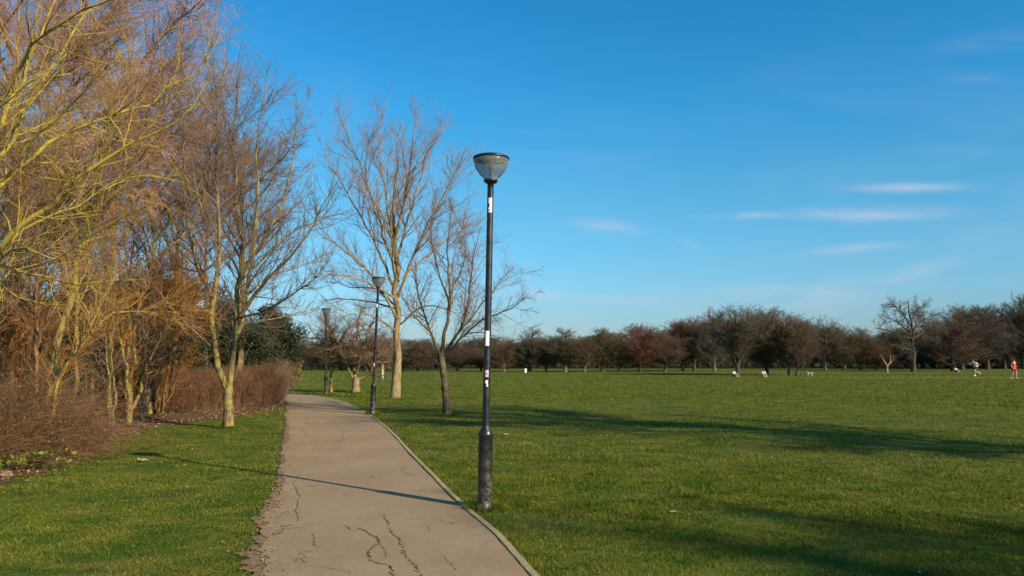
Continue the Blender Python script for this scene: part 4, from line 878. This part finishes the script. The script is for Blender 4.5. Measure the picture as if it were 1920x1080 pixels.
# shade trees that stand right of the camera, outside the frame, and throw the long shadows on the field
def shade_tree(base, H, w, seed, label, n=3600, dens=1.0):
    base = np.array(base, dtype=float); rg = np.random.default_rng(seed); st = [([base, base + [.1, 0, H * .3], base + [0, .2, H * .65], base + [.2, 0, H * .97]], .3, .05)]
    for k in range(9): a = k * 2.4; z = H * (.25 + .06 * k); st.append(([base + [0, 0, z], base + [math.cos(a) * w * .25, math.sin(a) * w * .25, z + H * .10], base + [math.cos(a) * w * .5, math.sin(a) * w * .5, z + H * .24]], .10, .03))
    make_tree('bare_tree', base, st, [dict(n=int(150 * dens), t=(.2, 1), ang=(42, 12), lr=.4, fall=.5, K=7, wig=.10, trop=(0, 0, .05), rk=.016, rmin=.02, Lmax=3.5, S=4, keep=True),
        dict(n=int(1400 * dens), t=(.1, 1), ang=(45, 14), lr=.45, K=5, wig=.14, rk=.014, rmin=.014, Lmax=1.6, S=3), dict(n=int(n * dens), t=(.1, 1), ang=(45, 15), lr=.55, K=4, wig=.16, rmin=.011, Lmax=.9)],
        bk['dark'], tw['brown'], tw['brown'], label, seed=seed, nb=1)
shade_tree((20.5, 7.3, 0), 16.0, 8.5, 501, 'tall narrow tree right of the camera, outside the picture', 9000, 1.5)
shade_tree((19.4, -7.1, 0), 11.2, 7.0, 502, 'spreading tree behind and right of the camera, outside the picture', 9000, 1.6)

# ------------------------------------------------------------------ people, dog, posts
skin = plain('skin', (.48, .28, .19), .6)
cloth = {k: plain('cloth_' + k, c, .9) for k, c in {'white': (.62, .62, .64), 'maroon': (.07, .018, .02), 'red': (.42, .05, .04), 'pale': (.42, .41, .34), 'navy': (.02, .025, .05), 'hair': (.05, .03, .02), 'tan': (.45, .3, .2), 'cream': (.42, .37, .27)}.items()}
def skin_obj(name, J, E, mat, parent, sub=1, root=0):
    me = bpy.data.meshes.new(name); me.from_pydata([j[0] for j in J], E, []); o = bpy.data.objects.new(name, me); col.objects.link(o); o.parent = parent; me.materials.append(mat)
    md = o.modifiers.new('skin', 'SKIN'); md.use_smooth_shade = True
    sv = me.skin_vertices[0].data if me.skin_vertices else None
    if sv is None:
        bpy.context.view_layer.objects.active = o; sv = me.skin_vertices[0].data
    for v, j in zip(sv, J): v.radius = (j[1], j[1] if len(j) < 3 else j[2]); v.use_root = False
    sv[root].use_root = True
    s = o.modifiers.new('sub', 'SUBSURF'); s.levels = s.render_levels = sub
    return o
def person(base, rz, pose, shirt, short, label, scale=1.0, sleeves=True):
    e = empty('person', base, label, 'person'); e.rotation_euler = (0, 0, rz); e.scale = (scale,) * 3
    p = pose   # dict of joints
    J = [(p['pel'], .14, .10), (p['waist'], .13, .09), (p['chest'], .155, .10), (p['neck'], .055), (p['chin'], .075, .08), (p['head'], .085, .095), (p['crown'], .06)]
    E = [(0, 1), (1, 2), (2, 3), (3, 4), (4, 5), (5, 6)]
    for s in 'lr':
        i = len(J); J += [(p['sh' + s], .06), (p['el' + s], .042), (p['wr' + s], .03), (p['ha' + s], .035, .02)]; E += [(2, i), (i, i + 1), (i + 1, i + 2), (i + 2, i + 3)]
        wr = np.array(p['wr' + s]); ha = np.array(p['ha' + s]); d = ha - wr; sd = norm(np.cross(d, [0, 1, .2]))
        for k in range(5):
            j = len(J); off = sd * (.026 * (k - 1.7)) if k < 4 else sd * -.05; l = [.9, 1.05, 1.0, .8, .3][k]
            J += [(tuple(ha + off + d * .35 * l), .009), (tuple(ha + off * 1.1 + d * .8 * l + np.array([0, 0, -.012])), .008)]; E += [(i + 3, j), (j, j + 1)]
        i = len(J); J += [(p['hi' + s], .09), (p['kn' + s], .058), (p['an' + s], .038), (p['to' + s], .035, .03)]; E += [(0, i), (i, i + 1), (i + 1, i + 2), (i + 2, i + 3)]
    skin_obj('body', J, E, skin, e, 1)
    m = lambda a, b_, f: tuple(np.array(p[a]) * (1 - f) + np.array(p[b_]) * f)
    J = [(p['waist'], .15, .11), (p['chest'], .175, .12), (m('pel', 'waist', .2), .155, .115)]; E = [(0, 1), (0, 2)]
    for s in 'lr': i = len(J); J += [(p['sh' + s], .078), (m('sh' + s, 'el' + s, .75), .062)]; E += [(1, i), (i, i + 1)]
    skin_obj('shirt', J, E, cloth[shirt], e, 1)
    J = [(m('pel', 'waist', .1), .158, .12)]; E = []
    for s in 'lr': i = len(J); J += [(p['hi' + s], .108), (m('hi' + s, 'kn' + s, .8), .088)]; E += [(0, i), (i, i + 1)]
    skin_obj('shorts', J, E, cloth[short], e, 1)
    h = np.array(p['head']); nrm = norm(h - np.array(p['chin'])); 
    me_V, q = lathe([(.001, .115), (.05, .105), (.085, .07), (.102, .02), (.10, -.02), (.092, -.05)], 16); me_V = me_V + h + np.array([0, .012, .015]); mesh('hair', me_V, q, cloth['hair'], e, True)
    for s in 'lr':
        a = np.array(p['an' + s]); tt = np.array(p['to' + s]); V, q = tubes(np.array([[a + (a - tt) * .35 + [0, 0, -.045], a + [0, 0, -.04], (a + tt) / 2 + [0, 0, -.02], tt, tt + (tt - a) * .2]]), np.array([[.03, .05, .05, .045, .02]]), 8, cap=True); mesh('shoe', V, q, cloth['white'], e, True)
    # nose and eyes
    fd = np.array([0, -1, 0]); c = h + fd * .09; V, q = tubes(np.array([[c + [0, .02, .02], c + [0, -.018, -.01], c + [0, .01, -.02]]]), np.array([[.008, .012, .006]]), 6); mesh('nose', V, q, skin, e, True)
    for s in (-1, 1): V, q = lathe([(.001, .008), (.008, .004), (.008, -.004), (.001, -.008)], 8, tuple(h + [s * .032, -.085, .022])); mesh('eye', V, q, M['ink'], e, True)
    return e
run = dict(pel=(0, 0, .93), waist=(0, -.07, 1.07), chest=(0, -.22, 1.28), neck=(0, -.33, 1.42), chin=(0, -.38, 1.48), head=(0, -.41, 1.56), crown=(0, -.42, 1.63),
           shl=(.18, -.24, 1.34), ell=(.27, .02, 1.16), wrl=(.25, -.18, 1.05), hal=(.24, -.25, 1.04), shr=(-.18, -.26, 1.34), elr=(-.26, -.42, 1.12), wrr=(-.2, -.6, 1.24), har=(-.19, -.66, 1.28),
           hil=(.10, .01, .88), knl=(.11, -.34, .62), anl=(.11, -.28, .20), tol=(.11, -.44, .12), hir=(-.10, .02, .88), knr=(-.10, .14, .48), anr=(-.10, .52, .42), tor=(-.10, .60, .30))
stand = dict(pel=(0, 0, .92), waist=(0, -.01, 1.08), chest=(0, -.02, 1.30), neck=(0, -.02, 1.47), chin=(0, -.04, 1.53), head=(0, -.04, 1.62), crown=(0, -.03, 1.69),
             shl=(.19, -.01, 1.40), ell=(.25, .06, 1.13), wrl=(.20, -.14, 1.02), hal=(.18, -.20, 1.02), shr=(-.19, -.01, 1.40), elr=(-.27, .04, 1.14), wrr=(-.25, -.1, .94), har=(-.24, -.14, .88),
             hil=(.10, 0, .87), knl=(.13, -.12, .47), anl=(.14, -.04, .08), tol=(.15, -.18, .035), hir=(-.10, 0, .87), knr=(-.12, .02, .47), anr=(-.13, .18, .09), tor=(-.14, .06, .035))
sit = dict(pel=(0, 0, .12), waist=(0, .02, .28), chest=(0, -.03, .50), neck=(0, -.07, .66), chin=(0, -.10, .71), head=(0, -.11, .80), crown=(0, -.10, .87),
           shl=(.18, -.04, .59), ell=(.24, -.16, .38), wrl=(.12, -.34, .36), hal=(.08, -.40, .37), shr=(-.18, -.04, .59), elr=(-.25, -.14, .38), wrr=(-.12, -.34, .38), har=(-.08, -.40, .39),
           hil=(.10, -.05, .11), knl=(.18, -.40, .42), anl=(.14, -.62, .10), tol=(.14, -.76, .04), hir=(-.10, -.05, .11), knr=(-.18, -.38, .42), anr=(-.14, -.60, .10), tor=(-.14, -.74, .04))
person(G(1831, 707), R(-70), run, 'white', 'maroon', 'person in white shirt and dark shorts leaning forward mid-run on the field')
person(G(1902, 710), R(20), stand, 'red', 'red', 'person in red sports kit at the right edge of the field')
person(G(1376, 706.5), R(30), sit, 'white', 'navy', 'seated person in white at the left trunk of the front tree group', .75)
person(G(1432, 707), R(0), sit, 'white', 'cream', 'seated person in white and cream under the middle tree of the front group', .8)
person(G(1792, 698), R(15), sit, 'white', 'navy', 'small seated person in white beneath the low spreading tree', .75)
def dog(base, rz, label):
    e = empty('dog', base, label, 'dog'); e.scale = (.72,) * 3; e.rotation_euler = (0, 0, rz)
    J = [((0, 0, .42), .095), ((.22, 0, .43), .115), ((-.24, 0, .43), .085), ((.36, 0, .53), .065), ((.44, 0, .62), .07), ((.56, 0, .60), .035), ((-.36, 0, .50), .022), ((-.46, 0, .62), .012)]; E = [(0, 1), (0, 2), (1, 3), (3, 4), (4, 5), (2, 6), (6, 7)]
    for s in (-1, 1):
        i = len(J); J += [((.24, s * .08, .32), .045), ((.25, s * .085, .17), .026), ((.23, s * .085, .03), .02), ((.28, s * .085, .015), .022)]; E += [(1, i), (i, i + 1), (i + 1, i + 2), (i + 2, i + 3)]
        i = len(J); J += [((-.24, s * .08, .32), .055), ((-.18, s * .085, .22), .034), ((-.32, s * .085, .13), .02), ((-.29, s * .085, .02), .02), ((-.24, s * .085, .015), .022)]; E += [(2, i)] + [(i + k, i + k + 1) for k in range(4)]
        i = len(J); J += [((.42, s * .06, .68), .02), ((.41, s * .09, .62), .016)]; E += [(4, i), (i, i + 1)]
    skin_obj('body', J, E, cloth['pale'], e, 1)
dog(G(1519, 706), R(150), 'pale dog standing on the grass right of the front tree group')
def post(c, top, w, name, label, mat, cross=False):
    b = G(*c); H = P(c[0], top, b[1])[2]; m = MB(); V, q = lathe([(w, -.05), (w, H - .03), (w * .6, H), (.001, H + .004)], 8); m.add(V, q); e = empty(name, b, label, 'post'); m.build('shaft', mat, e, False)
    V, q = lathe([(w * 1.12, H * .55), (w * 1.15, H * .62), (w * 1.15, H * .66), (w * 1.0, H * .68)], 8); mesh('band', V, q, M['white'], e)
    if cross: V, q = tubes(np.array([[[-.22, 0, H * .72], [0, 0, H * .74], [.22, 0, H * .72]]]), np.full((1, 3), .03), 5, cap=True); mesh('crossbar', V, q, mat, e)
wood = plain('pale_wood', (.42, .37, .27), .8)
post((717, 712), 683, .09, 'wooden_post', 'pale wooden post standing in the field between second lamp post and pale trunk', wood, True)
post((985, 699), 691, .14, 'marker_post', 'small white marker post on the far field right of the nearest lamp post', M['white'])

print('tris', sum(len(m.polygons) for m in bpy.data.meshes))
